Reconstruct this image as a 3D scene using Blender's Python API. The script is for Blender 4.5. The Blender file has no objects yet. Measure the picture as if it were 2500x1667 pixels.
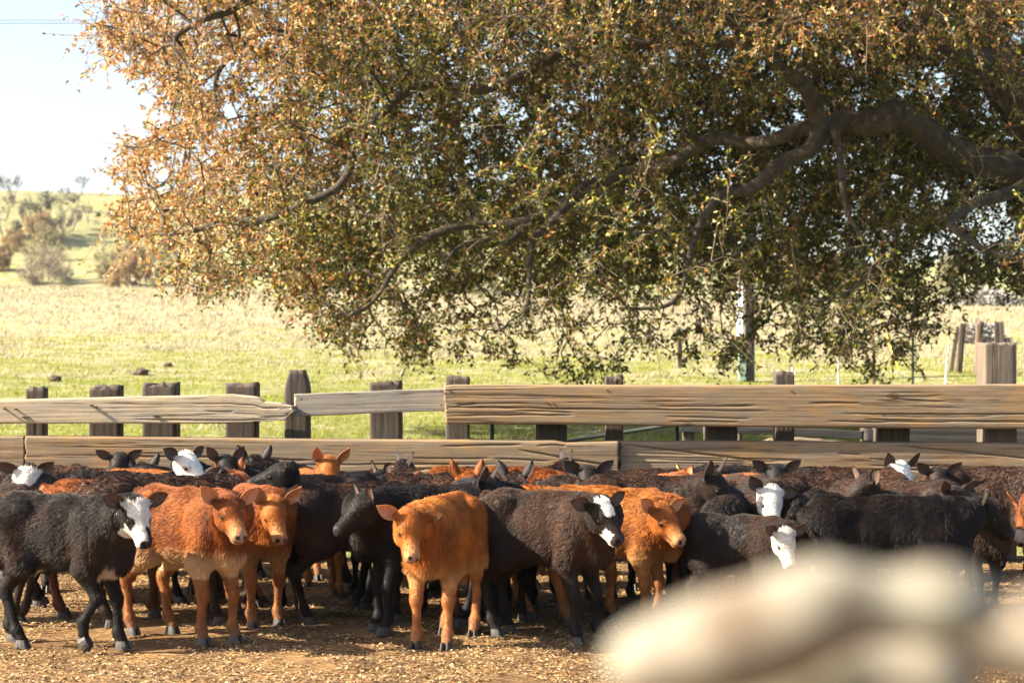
import bpy, math, random
import numpy as np
from mathutils import Vector, Matrix

random.seed(7)
rng = np.random.default_rng(7)
C = bpy.context.scene.collection
scene = bpy.context.scene

# ------------------------------------------------------------------ camera
CAM_Z, FPX = 1.6, 4861.0
TILT = math.atan(66.5 / FPX)
cam_data = bpy.data.cameras.new('camera')
cam = bpy.data.objects.new('camera', cam_data)
C.objects.link(cam)
cam.location = (0, 0, CAM_Z)
cam.rotation_euler = (math.pi / 2 + TILT, 0, 0)
cam_data.sensor_width = 36.0
cam_data.lens = 36.0 * FPX / 2500.0
cam_data.clip_start = 0.05
cam_data.clip_end = 4000
cam_data.dof.use_dof = True
cam_data.dof.focus_distance = 12.0
cam_data.dof.aperture_fstop = 4.5
scene.camera = cam

# ------------------------------------------------------------------ light
SUN_EL, SUN_TOWARD_CAM = math.radians(34), math.radians(10)
sdir = Vector((-math.cos(SUN_EL) * math.cos(SUN_TOWARD_CAM), -math.cos(SUN_EL) * math.sin(SUN_TOWARD_CAM), math.sin(SUN_EL)))
sun_data = bpy.data.lights.new('sun', 'SUN')
sun_data.energy = 5.0
sun_data.angle = math.radians(0.53)
sun_data.color = (1.0, 0.89, 0.71)
sun = bpy.data.objects.new('sun', sun_data)
C.objects.link(sun)
sun.location = (-20, -5, 20)
sun.rotation_euler = (-sdir).to_track_quat('-Z', 'Y').to_euler()
world = bpy.data.worlds.new('World')
scene.world = world
world.use_nodes = True
wn = world.node_tree
wn.nodes.clear()
wo = wn.nodes.new('ShaderNodeOutputWorld')
wb = wn.nodes.new('ShaderNodeBackground')
ws = wn.nodes.new('ShaderNodeTexSky')
ws.sky_type = 'NISHITA'
ws.sun_disc = False
ws.sun_elevation = SUN_EL
# blender: rotation 0 = sun at +Y, clockwise seen from above
ws.sun_rotation = math.atan2(sdir.x, sdir.y)
ws.dust_density = 2.4
ws.air_density = 1.0
ws.ozone_density = 1.0
wb.inputs['Strength'].default_value = 0.075
wn.links.new(ws.outputs[0], wb.inputs[0])
wn.links.new(wb.outputs[0], wo.inputs[0])
scene.view_settings.view_transform = 'Standard'
scene.view_settings.look = 'None'
scene.view_settings.gamma = 1.0
scene.view_settings.use_curve_mapping = False
scene.view_settings.exposure = 2.08
try:
    scene.cycles.max_bounces = 8
    scene.cycles.diffuse_bounces = 3
    scene.cycles.glossy_bounces = 2
    scene.cycles.transmission_bounces = 3
    scene.cycles.transparent_max_bounces = 6
    scene.cycles.use_denoising = True
    scene.cycles.sample_clamp_indirect = 6
    scene.cycles_curves.shape = 'RIBBONS'
except Exception:
    pass


def W(px, py, d):
    """a point of the place seen at that pixel of the 2500x1667 photograph, d metres ahead"""
    X = (px - 1250.0) / FPX
    Z = (833.5 - py) / FPX
    den = math.cos(TILT) - Z * math.sin(TILT)
    return Vector((d * X / den, d, CAM_Z + d * (math.sin(TILT) + Z * math.cos(TILT)) / den))


def PX(p):
    p = np.asarray(p, float)
    y, z = p[..., 1], p[..., 2] - CAM_Z
    dep = y * math.cos(TILT) + z * math.sin(TILT)
    up = -y * math.sin(TILT) + z * math.cos(TILT)
    return 1250 + FPX * p[..., 0] / dep, 833.5 - FPX * up / dep


# ------------------------------------------------------------------ noise
def _hash(ix, iy, iz, seed):
    h = (ix * 374761393 + iy * 668265263 + iz * 2147483647 + seed * 1274126177) & 0xFFFFFFFF
    h = ((h ^ (h >> 13)) * 1274126177) & 0xFFFFFFFF
    h = ((h ^ (h >> 15)) * 2246822519) & 0xFFFFFFFF
    return ((h ^ (h >> 16)) & 0xFFFFFF) / float(0xFFFFFF)


def vnoise(p, seed=0):
    p = np.asarray(p, float)
    i = np.floor(p).astype(np.int64)
    f = p - i
    f = f * f * (3 - 2 * f)
    ix, iy, iz = i[..., 0], i[..., 1], i[..., 2]
    fx, fy, fz = f[..., 0], f[..., 1], f[..., 2]
    r = 0
    for dx in (0, 1):
        wx = fx if dx else 1 - fx
        for dy in (0, 1):
            wy = fy if dy else 1 - fy
            for dz in (0, 1):
                wz = fz if dz else 1 - fz
                r = r + wx * wy * wz * _hash(ix + dx, iy + dy, iz + dz, seed)
    return r * 2 - 1


def fbm(p, octv=4, seed=0, gain=0.5):
    p = np.asarray(p, float)
    a, s, t = 1.0, 0, 0
    for o in range(octv):
        s = s + a * vnoise(p * (2.03 ** o), seed + 17 * o)
        t += a
        a *= gain
    return s / t


# ------------------------------------------------------------------ objects
def put(name, mesh, mat=None, parent=None):
    o = bpy.data.objects.new(name, mesh)
    C.objects.link(o)
    if mat is not None and mesh is not None and hasattr(mesh, 'materials') and len(mesh.materials) == 0:
        mesh.materials.append(mat)
    if parent is not None:
        o.parent = parent
    return o


def mesh_np(name, v, f, smooth=True, col=None, colname='coat'):
    """f: (n,3) or (n,4) array, or list of such arrays"""
    me = bpy.data.meshes.new(name)
    fl = f if isinstance(f, list) else [f]
    fl = [np.asarray(a, np.int32) for a in fl if len(a)]
    v = np.asarray(v, np.float32)
    me.vertices.add(len(v))
    me.vertices.foreach_set('co', v.ravel())
    nl = sum(a.size for a in fl)
    npoly = sum(len(a) for a in fl)
    me.loops.add(nl)
    me.loops.foreach_set('vertex_index', np.concatenate([a.ravel() for a in fl]))
    me.polygons.add(npoly)
    tot = np.concatenate([np.full(len(a), a.shape[1], np.int32) for a in fl])
    start = np.concatenate([[0], np.cumsum(tot)[:-1]]).astype(np.int32)
    me.polygons.foreach_set('loop_start', start)
    try:
        me.polygons.foreach_set('loop_total', tot)
    except Exception:
        pass
    me.update(calc_edges=True)
    me.validate()
    me.polygons.foreach_set('use_smooth', np.full(len(me.polygons), smooth))
    if col is not None:
        at = me.color_attributes.new(colname, 'FLOAT_COLOR', 'POINT')
        c4 = np.ones((len(v), 4), np.float32)
        c4[:, :3] = col
        at.data.foreach_set('color', c4.ravel())
    return me


def tag(o, label=None, cat=None, group=None, kind=None):
    if label: o['label'] = label
    if cat: o['category'] = cat
    if group: o['group'] = group
    if kind: o['kind'] = kind
    return o


def empty(name, loc, rz=0.0):
    o = bpy.data.objects.new(name, None)
    o.empty_display_size = 0.1
    C.objects.link(o)
    o.location = loc
    o.rotation_euler = (0, 0, rz)
    return o


# ------------------------------------------------------------------ materials
def mat_base(name):
    m = bpy.data.materials.new(name)
    m.use_nodes = True
    nt = m.node_tree
    b = nt.nodes['Principled BSDF']
    return m, nt, b


def N(nt, t, **kw):
    n = nt.nodes.new(t)
    for k, v in kw.items():
        if k in n.inputs:
            n.inputs[k].default_value = v
        else:
            setattr(n, k, v)
    return n


def ramp(nt, stops, fac=None):
    r = nt.nodes.new('ShaderNodeValToRGB')
    e = r.color_ramp.elements
    while len(e) < len(stops):
        e.new(0.5)
    for el, (p, c) in zip(e, stops):
        el.position = p
        el.color = (*c, 1)
    if fac is not None:
        nt.links.new(fac, r.inputs[0])
    return r


def mixc(nt, a, b, fac, mode='MIX'):
    m = nt.nodes.new('ShaderNodeMix')
    m.data_type = 'RGBA'
    m.blend_type = mode
    for s, v in ((m.inputs[6], a), (m.inputs[7], b), (m.inputs[0], fac)):
        if isinstance(v, (int, float)):
            s.default_value = v
        elif isinstance(v, tuple):
            s.default_value = (*v, 1)
        else:
            nt.links.new(v, s)
    return m.outputs[2]


def coords(nt, scale=(1, 1, 1), kind='Object', loc=(0, 0, 0)):
    tc = nt.nodes.new('ShaderNodeTexCoord')
    mp = nt.nodes.new('ShaderNodeMapping')
    mp.inputs['Scale'].default_value = scale
    mp.inputs['Location'].default_value = loc
    nt.links.new(tc.outputs[kind], mp.inputs[0])
    return mp.outputs[0]


def noise(nt, vec, scale, detail=6, rough=0.6, dist=0.0):
    n = nt.nodes.new('ShaderNodeTexNoise')
    n.inputs['Scale'].default_value = scale
    n.inputs['Detail'].default_value = detail
    n.inputs['Roughness'].default_value = rough
    n.inputs['Distortion'].default_value = dist
    nt.links.new(vec, n.inputs['Vector'])
    return n.outputs[0]


def bump(nt, h, bsdf, strength=0.5, dist=0.01):
    b = nt.nodes.new('ShaderNodeBump')
    b.inputs['Strength'].default_value = strength
    b.inputs['Distance'].default_value = dist
    nt.links.new(h, b.inputs['Height'])
    nt.links.new(b.outputs[0], bsdf.inputs['Normal'])


def wood_mat(name, dark, mid, light, axis='x', warm=None, seed=0.0):
    m, nt, b = mat_base(name)
    sc = (1.0, 26, 30) if axis == 'x' else (22, 22, 0.9)
    v = coords(nt, sc, loc=(seed, seed * 2.3, seed * 1.7))
    n1 = noise(nt, v, 2.2, 9, 0.76, 0.25)
    r1 = ramp(nt, [(0.24, dark), (0.44, mid), (0.74, light)], n1)
    v2 = coords(nt, (1, 1, 1), loc=(seed, 0, 0))
    n2 = noise(nt, v2, 1.7, 4, 0.6)
    r2 = ramp(nt, [(0.42, (0, 0, 0)), (0.62, (1, 1, 1))], n2)
    c = mixc(nt, r1.outputs[0], warm or mid, r2.outputs[0])
    m2 = nt.nodes[-1]
    # warm blotches at 45 %
    mul = nt.nodes.new('ShaderNodeMath'); mul.operation = 'MULTIPLY'; mul.inputs[1].default_value = 0.45
    nt.links.new(r2.outputs[0], mul.inputs[0]); nt.links.new(mul.outputs[0], m2.inputs[0])
    v4 = coords(nt, (2.2, 7, 7) if axis == 'x' else (7, 7, 2.2), loc=(seed + 5, 2, seed))
    n4 = noise(nt, v4, 1.6, 6, 0.7)
    r4 = ramp(nt, [(0.40, (0, 0, 0)), (0.66, (.65, .65, .65))], n4)
    gy = tuple(sum(mid) / 3 * k for k in (1.02, .93, .80))
    c = mixc(nt, c, gy, r4.outputs[0])
    if axis == 'x':     # knots: dark hearts with a ring, scattered a metre or so apart
        vk = nt.nodes.new('ShaderNodeTexVoronoi'); vk.inputs['Scale'].default_value = 1.0; vk.inputs['Randomness'].default_value = 1.0
        nt.links.new(coords(nt, (1.5, .01, 3.1), loc=(seed * 7.7, 0, seed + .4)), vk.inputs['Vector'])
        nk = noise(nt, coords(nt, (8, 8, 14)), 1.0, 3, .6)
        ak = nt.nodes.new('ShaderNodeMath'); ak.operation = 'MULTIPLY_ADD'; ak.inputs[1].default_value = .05; nt.links.new(nk, ak.inputs[0]); nt.links.new(vk.outputs['Distance'], ak.inputs[2])
        rk = ramp(nt, [(.03, (.16, .11, .08)), (.062, (.35, .27, .2)), (.078, (.85, .78, .7)), (.092, (.45, .36, .28)), (.12, (1, 1, 1))], ak.outputs[0])
        c = mixc(nt, c, rk.outputs[0], 1.0, 'MULTIPLY')
    # short dark cracks
    sc3 = (0.5, 26, 26) if axis == 'x' else (26, 26, 0.5)
    v3 = coords(nt, sc3, loc=(seed * 3, 1, seed))
    n3 = noise(nt, v3, 1.5, 5, 0.55, 1.0)
    r3 = ramp(nt, [(0.34, (0.32, 0.25, 0.2)), (0.40, (1, 1, 1))], n3)
    c2 = mixc(nt, c, r3.outputs[0], 0.85, 'MULTIPLY')
    nt.links.new(c2, b.inputs['Base Color'])
    b.inputs['Roughness'].default_value = 0.82
    b.inputs['Specular IOR Level'].default_value = 0.25
    add = nt.nodes.new('ShaderNodeMath'); add.operation = 'ADD'
    nt.links.new(n1, add.inputs[0]); nt.links.new(r3.outputs[0], add.inputs[1])
    bump(nt, add.outputs[0], b, 0.4, 0.006)
    return m


M = {}
M['wood'] = wood_mat('weathered_beam', (0.07, 0.044, 0.025), (0.21, 0.138, 0.075), (0.34, 0.25, 0.15), 'x', (0.32, 0.165, 0.05), 0.0)
M['wood_pale'] = wood_mat('pale_weathered_beam', (0.19, 0.13, 0.08), (0.36, 0.28, 0.185), (0.46, 0.38, 0.28), 'x', (0.55, 0.40, 0.22), 3.1)
M['wood_grey'] = wood_mat('grey_plank', (0.10, 0.085, 0.07), (0.22, 0.19, 0.155), (0.34, 0.30, 0.25), 'x', (0.38, 0.30, 0.2), 6.3)
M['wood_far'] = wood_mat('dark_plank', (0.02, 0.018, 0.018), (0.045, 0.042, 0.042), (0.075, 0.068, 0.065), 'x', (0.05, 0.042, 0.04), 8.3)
M['post'] = wood_mat('dark_post_wood', (0.025, 0.018, 0.013), (0.065, 0.048, 0.036), (0.14, 0.11, 0.085), 'z', (0.08, 0.05, 0.035), 1.3)
M['post_pale'] = wood_mat('grey_post_wood', (0.035, 0.026, 0.02), (0.115, 0.088, 0.066), (0.22, 0.18, 0.145), 'z', (0.13, 0.09, 0.055), 5.3)
M['post_red'] = wood_mat('red_brown_post_wood', (0.06, 0.035, 0.025), (0.20, 0.12, 0.08), (0.34, 0.24, 0.17), 'z', (0.22, 0.12, 0.07), 2.3)


def plain(name, col, rough=0.6, metal=0.0, nscale=None, col2=None, spec=0.5):
    m, nt, b = mat_base(name)
    b.inputs['Roughness'].default_value = rough
    b.inputs['Metallic'].default_value = metal
    b.inputs['Specular IOR Level'].default_value = spec
    if nscale:
        n = noise(nt, coords(nt), nscale, 5, 0.6)
        r = ramp(nt, [(0.35, col), (0.65, col2 or tuple(c * 0.6 for c in col))], n)
        nt.links.new(r.outputs[0], b.inputs['Base Color'])
        bump(nt, n, b, 0.3, 0.005)
    else:
        b.inputs['Base Color'].default_value = (*col, 1)
    return m


M['green_pipe'] = plain('dark_green_painted_steel', (0.008, 0.018, 0.016), 0.6, 0.0, 30, (0.012, 0.016, 0.014), .2)
M['rust'] = plain('rusty_steel', (0.16, 0.07, 0.035), 0.85, 0.0, 40, (0.08, 0.04, 0.025))
M['nail'] = plain('rusty_iron', (0.05, 0.03, 0.022), 0.7, 0.3, 60, (0.03, 0.02, 0.015))
M['galv'] = plain('grey_conduit', (0.55, 0.6, 0.62), 0.5, 0.0, 12, (0.42, 0.46, 0.48))
M['box_green'] = plain('pale_green_box', (0.30, 0.42, 0.36), 0.6, 0.0, 8, (0.25, 0.35, 0.3))
M['yellow'] = plain('yellow_plastic', (0.75, 0.42, 0.02), 0.5)
M['wire'] = plain('wire_metal', (0.12, 0.12, 0.13), 0.5, 0.5)
M['far_wire'] = plain('power_line_metal', (0.16, 0.18, 0.22), 0.6, 0.2)


# ------------------------------------------------------------------ ground
def T(x, y):
    """height of the land"""
    x = np.asarray(x, float); y = np.asarray(y, float)
    yy = np.array([-200, 17.2, 27, 41, 70, 100, 122, 135, 160, 185, 215, 232, 260, 300, 340, 385, 430, 520, 700, 1200])
    zl = np.array([0, 0.0, .60, 1.42, 2.9, 5.0, 6.35, 6.2, 4.5, 7.5, 14.3, 15.9, 8.0, 12, 26.0, 35.5, 36.5, 34, 30, 20])
    zr = np.array([0, 0.0, .60, 1.42, 2.6, 4.5, 5.4, 5.2, 4.5, 6.5, 9, 10.5, 11, 15, 19.0, 22.5, 24, 24, 24, 20])
    a = np.interp(y, yy, zl)
    b = np.interp(y, yy, zr)
    w = 1 / (1 + np.exp(-(x / np.maximum(y, 10) - 0.06) * 26))
    z = a * (1 - w) + b * w
    q = np.stack([x / 24.0, y / 24.0, np.zeros_like(x)], -1)
    amp = np.clip((y - 17) / 100, 0, 1)
    z = z + amp * 0.55 * fbm(q, 3, 5)
    q2 = np.stack([x / 2.2, y / 2.2, np.zeros_like(x)], -1)
    z = z + np.clip((y - 18) / 10, 0, 1) * 0.055 * fbm(q2, 3, 9)
    far = np.clip((y - 150) / 100, 0, 1)
    q3 = np.stack([x / 55.0 + 3, y / 70.0, np.zeros_like(x)], -1)
    return z + far * 3.2 * fbm(q3, 3, 23)


def grid_faces(nx, ny, off=0, wrap=False):
    i = np.arange(nx - 1)[:, None]
    j = np.arange(ny - (0 if wrap else 1))[None, :]
    jn = (j + 1) % ny
    a = i * ny + j
    b = (i + 1) * ny + j
    c = (i + 1) * ny + jn
    d = i * ny + jn
    return np.stack([a, b, c, d], -1).reshape(-1, 4) + off


def meadow():
    ys = np.concatenate([np.linspace(-120, 16, 14), np.linspace(16.5, 60, 120), np.linspace(60.6, 260, 180), np.linspace(262, 520, 90), np.linspace(530, 1400, 20)])
    us = np.concatenate([np.linspace(-3.2, -0.42, 24), np.linspace(-0.4, 0.4, 140), np.linspace(0.42, 3.2, 24)])
    Y, U = np.meshgrid(ys, us, indexing='ij')
    X = U * np.maximum(np.abs(Y), 30)
    Z = T(X, Y) - 0.03
    v = np.stack([X, Y, Z], -1).reshape(-1, 3)
    me = mesh_np('meadow', v, grid_faces(len(ys), len(us))[:, ::-1])
    m, nt, b = mat_base('meadow_grass_ground')
    vv = coords(nt)
    n1 = noise(nt, vv, 0.06, 5, 0.6)
    n2 = noise(nt, vv, 0.9, 6, 0.7)
    n3 = noise(nt, vv, 6.0, 5, 0.7)
    sep = nt.nodes.new('ShaderNodeSeparateXYZ'); nt.links.new(vv, sep.inputs[0])
    mr = nt.nodes.new('ShaderNodeMapRange')
    mr.inputs['From Min'].default_value = 30; mr.inputs['From Max'].default_value = 90
    nt.links.new(sep.outputs[1], mr.inputs[0])
    mr2 = nt.nodes.new('ShaderNodeMapRange')
    mr2.inputs['From Min'].default_value = 140; mr2.inputs['From Max'].default_value = 210
    mr2.inputs['To Max'].default_value = 0.8
    nt.links.new(sep.outputs[1], mr2.inputs[0])
    sub = nt.nodes.new('ShaderNodeMath'); sub.operation = 'SUBTRACT'
    nt.links.new(mr.outputs[0], sub.inputs[0]); nt.links.new(mr2.outputs[0], sub.inputs[1])
    add = nt.nodes.new('ShaderNodeMath'); add.operation = 'ADD'
    nt.links.new(sub.outputs[0], add.inputs[0])
    mm = nt.nodes.new('ShaderNodeMath'); mm.operation = 'MULTIPLY_ADD'; mm.inputs[1].default_value = 3.0; mm.inputs[2].default_value = -1.35
    nt.links.new(n2, mm.inputs[0]); nt.links.new(mm.outputs[0], add.inputs[1])
    g = ramp(nt, [(0.25, (0.10, 0.125, 0.028)), (0.75, (0.25, 0.245, 0.08))], n3)
    s = ramp(nt, [(0.25, (0.26, 0.22, 0.13)), (0.75, (0.41, 0.355, 0.235))], n3)
    r = ramp(nt, [(0.15, (0, 0, 0)), (0.75, (1, 1, 1))], add.outputs[0])
    c = mixc(nt, g.outputs[0], s.outputs[0], r.outputs[0])
    nt.links.new(c, b.inputs['Base Color'])
    b.inputs['Roughness'].default_value = 0.95
    b.inputs['Specular IOR Level'].default_value = 0.1
    bump(nt, n3, b, 0.8, 0.12)
    o = put('meadow_ground', me, m)
    tag(o, kind='structure')


def corral_floor():
    xs = np.linspace(-12, 12, 220)
    ys = np.linspace(-4, 16.95, 220)
    X, Y = np.meshgrid(xs, ys, indexing='ij')
    q = np.stack([X, Y, 0 * X], -1)
    Z = 0.012 + 0.018 * fbm(q * 1.3, 3, 3) + 0.022 * fbm(q * 7, 3, 4)
    me = mesh_np('corral', np.stack([X, Y, Z], -1).reshape(-1, 3), grid_faces(220, 220))
    m, nt, b = mat_base('trampled_dirt_and_chips')
    vv = coords(nt)
    n1 = noise(nt, vv, 3.0, 6, 0.7)
    vo = nt.nodes.new('ShaderNodeTexVoronoi'); vo.inputs['Scale'].default_value = 38
    nt.links.new(coords(nt, (1, 1.8, 1)), vo.inputs['Vector'])
    r1 = ramp(nt, [(0.3, (0.11, 0.066, 0.031)), (0.7, (0.30, 0.19, 0.088))], n1)
    sepc = nt.nodes.new('ShaderNodeSeparateColor'); nt.links.new(vo.outputs['Color'], sepc.inputs[0])
    r2 = ramp(nt, [(0.4, (0.5, 0.45, 0.4)), (0.95, (1.7, 1.55, 1.3))], sepc.outputs[0])
    c = mixc(nt, r1.outputs[0], r2.outputs[0], 0.8, 'MULTIPLY')
    np_ = noise(nt, vv, 1.1, 4, 0.6)
    rp_ = ramp(nt, [(0.36, (.6, .56, .52)), (0.58, (1, 1, 1))], np_)
    c = mixc(nt, c, rp_.outputs[0], 0.8, 'MULTIPLY')
    nt.links.new(c, b.inputs['Base Color'])
    b.inputs['Roughness'].default_value = 0.95
    b.inputs['Specular IOR Level'].default_value = 0.15
    bump(nt, sepc.outputs[0], b, 0.8, 0.02)
    o = put('corral_ground', me, m)
    tag(o, kind='structure')
    # wood chips and straw trodden into the ground
    n = 120000
    y = 10.0 + 6.8 * rng.random(n) ** 1.15
    x = (rng.random(n) * 2 - 1) * (0.275 * y + 0.3)
    kp = vnoise(np.stack([x, y, 0 * x], -1) * 1.9, 66) + .6 * vnoise(np.stack([x, y, 0 * x], -1) * 6, 67) > -.35 - .5 * rng.random(n)
    x, y = x[kp], y[kp]; n = len(x)
    L = rng.uniform(0.004, 0.012, n); Wd = L * rng.uniform(0.18, 0.7, n)
    a = rng.random(n) * 2 * np.pi
    tilt = rng.uniform(-0.5, 0.5, (n, 2))
    ux = np.stack([np.cos(a), np.sin(a), tilt[:, 0]], -1) * L[:, None]
    uy = np.stack([-np.sin(a), np.cos(a), tilt[:, 1]], -1) * Wd[:, None]
    z = 0.012 + 0.018 * fbm(np.stack([x, y, 0 * x], -1) * 1.3, 3, 3) + 0.022 * fbm(np.stack([x, y, 0 * x], -1) * 7, 3, 4) + 0.005
    c0 = np.stack([x, y, z + rng.random(n) * 0.008], -1)
    v = np.stack([c0 - ux - uy, c0 + ux - uy * 0.6, c0 + ux * 0.8 + uy, c0 - ux * 0.7 + uy * 0.9], 1).reshape(-1, 3)
    f = np.arange(n * 4).reshape(-1, 4)
    t = rng.random(n)
    pal = np.array([[.30, .185, .08], [.18, .105, .042], [.42, .29, .14], [.08, .045, .02]])
    col = np.repeat(pal[(t * 4).astype(int)] * rng.uniform(0.8, 1.15, (n, 1)), 4, 0)
    me = mesh_np('chips', v, f, False, col)
    m2, nt, b = mat_base('wood_chip')
    at = nt.nodes.new('ShaderNodeVertexColor'); at.layer_name = 'coat'
    nt.links.new(at.outputs[0], b.inputs['Base Color'])
    b.inputs['Roughness'].default_value = 0.8
    tag(put('wood_chips', me, m2), 'wood chips and straw trodden into the corral dirt', 'wood chips', kind='stuff')


def grass():
    """tufts of dry and green blades on the slope beyond the fence"""
    n = 105000
    y = 18.0 * (125 / 18.0) ** (rng.random(n) ** 0.9)
    x = (rng.random(n) * 2 - 1) * (0.29 * y + 1)
    q = np.stack([x, y, 0 * x], -1)
    straw = np.clip((y - 42) / 55, 0, 1) - .26 + 1.1 * fbm(q / 3.0, 3, 41) + 0.6 * fbm(q / 0.7, 2, 44)
    keep = (vnoise(q * 0.9, 8) > -0.75)
    x, y, q, straw = x[keep], y[keep], q[keep], straw[keep]
    n = len(x)
    z = T(x, y) - 0.04
    isS = straw > (0.32 + 0.22 * rng.standard_normal(n))
    h = np.where(isS, rng.uniform(0.05, 0.17, n), rng.uniform(0.03, 0.09, n)) * (0.75 + y / 160)
    vs, cs = [], []
    for k in range(3):
        a = rng.random(n) * np.pi
        w = h * rng.uniform(0.06, 0.13, n) * (1 + y / 90)
        lean = rng.standard_normal((n, 2)) * 0.42 * h[:, None] + np.stack([0.22 * h, 0 * h], -1)
        jit = rng.standard_normal((n, 2)) * 0.05 * (1 + y / 60)[:, None]
        bx, by = x + jit[:, 0], y + jit[:, 1]
        dx, dy = np.cos(a) * w, np.sin(a) * w
        p0 = np.stack([bx - dx, by - dy, z], -1)
        p1 = np.stack([bx + dx, by + dy, z], -1)
        p2 = np.stack([bx + lean[:, 0], by + lean[:, 1], z + h * rng.uniform(0.6, 1, n)], -1)
        vs.append(np.stack([p0, p1, p2], 1))
        g = np.array([0.19, 0.22, 0.03]) * rng.uniform(0.75, 1.4, (n, 1)) + np.array([.07, .04, .0]) * rng.random((n, 1))
        s = np.array([0.385, 0.335, 0.22]) * rng.uniform(0.75, 1.2, (n, 1))
        cs.append(np.where(isS[:, None], s, g))
    v = np.concatenate(vs).reshape(-1, 3)
    col = np.repeat(np.concatenate(cs), 3, 0)
    f = np.arange(len(v)).reshape(-1, 3)
    me = mesh_np('grass', v, f, True, col)
    m, nt, b = mat_base('grass_blade')
    at = nt.nodes.new('ShaderNodeVertexColor'); at.layer_name = 'coat'
    tr = nt.nodes.new('ShaderNodeBsdfTranslucent')
    df = nt.nodes.new('ShaderNodeBsdfDiffuse')
    mx = nt.nodes.new('ShaderNodeMixShader'); mx.inputs[0].default_value = 0.35
    nt.links.new(at.outputs[0], df.inputs[0]); nt.links.new(at.outputs[0], tr.inputs[0])
    nt.links.new(df.outputs[0], mx.inputs[1]); nt.links.new(tr.outputs[0], mx.inputs[2])
    nt.links.new(mx.outputs[0], nt.nodes['Material Output'].inputs[0])
    tag(put('meadow_grass', me, m), 'dry straw and short green grass tufts on the slope beyond the fence', 'grass', kind='stuff')


meadow()
corral_floor()
grass()
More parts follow.
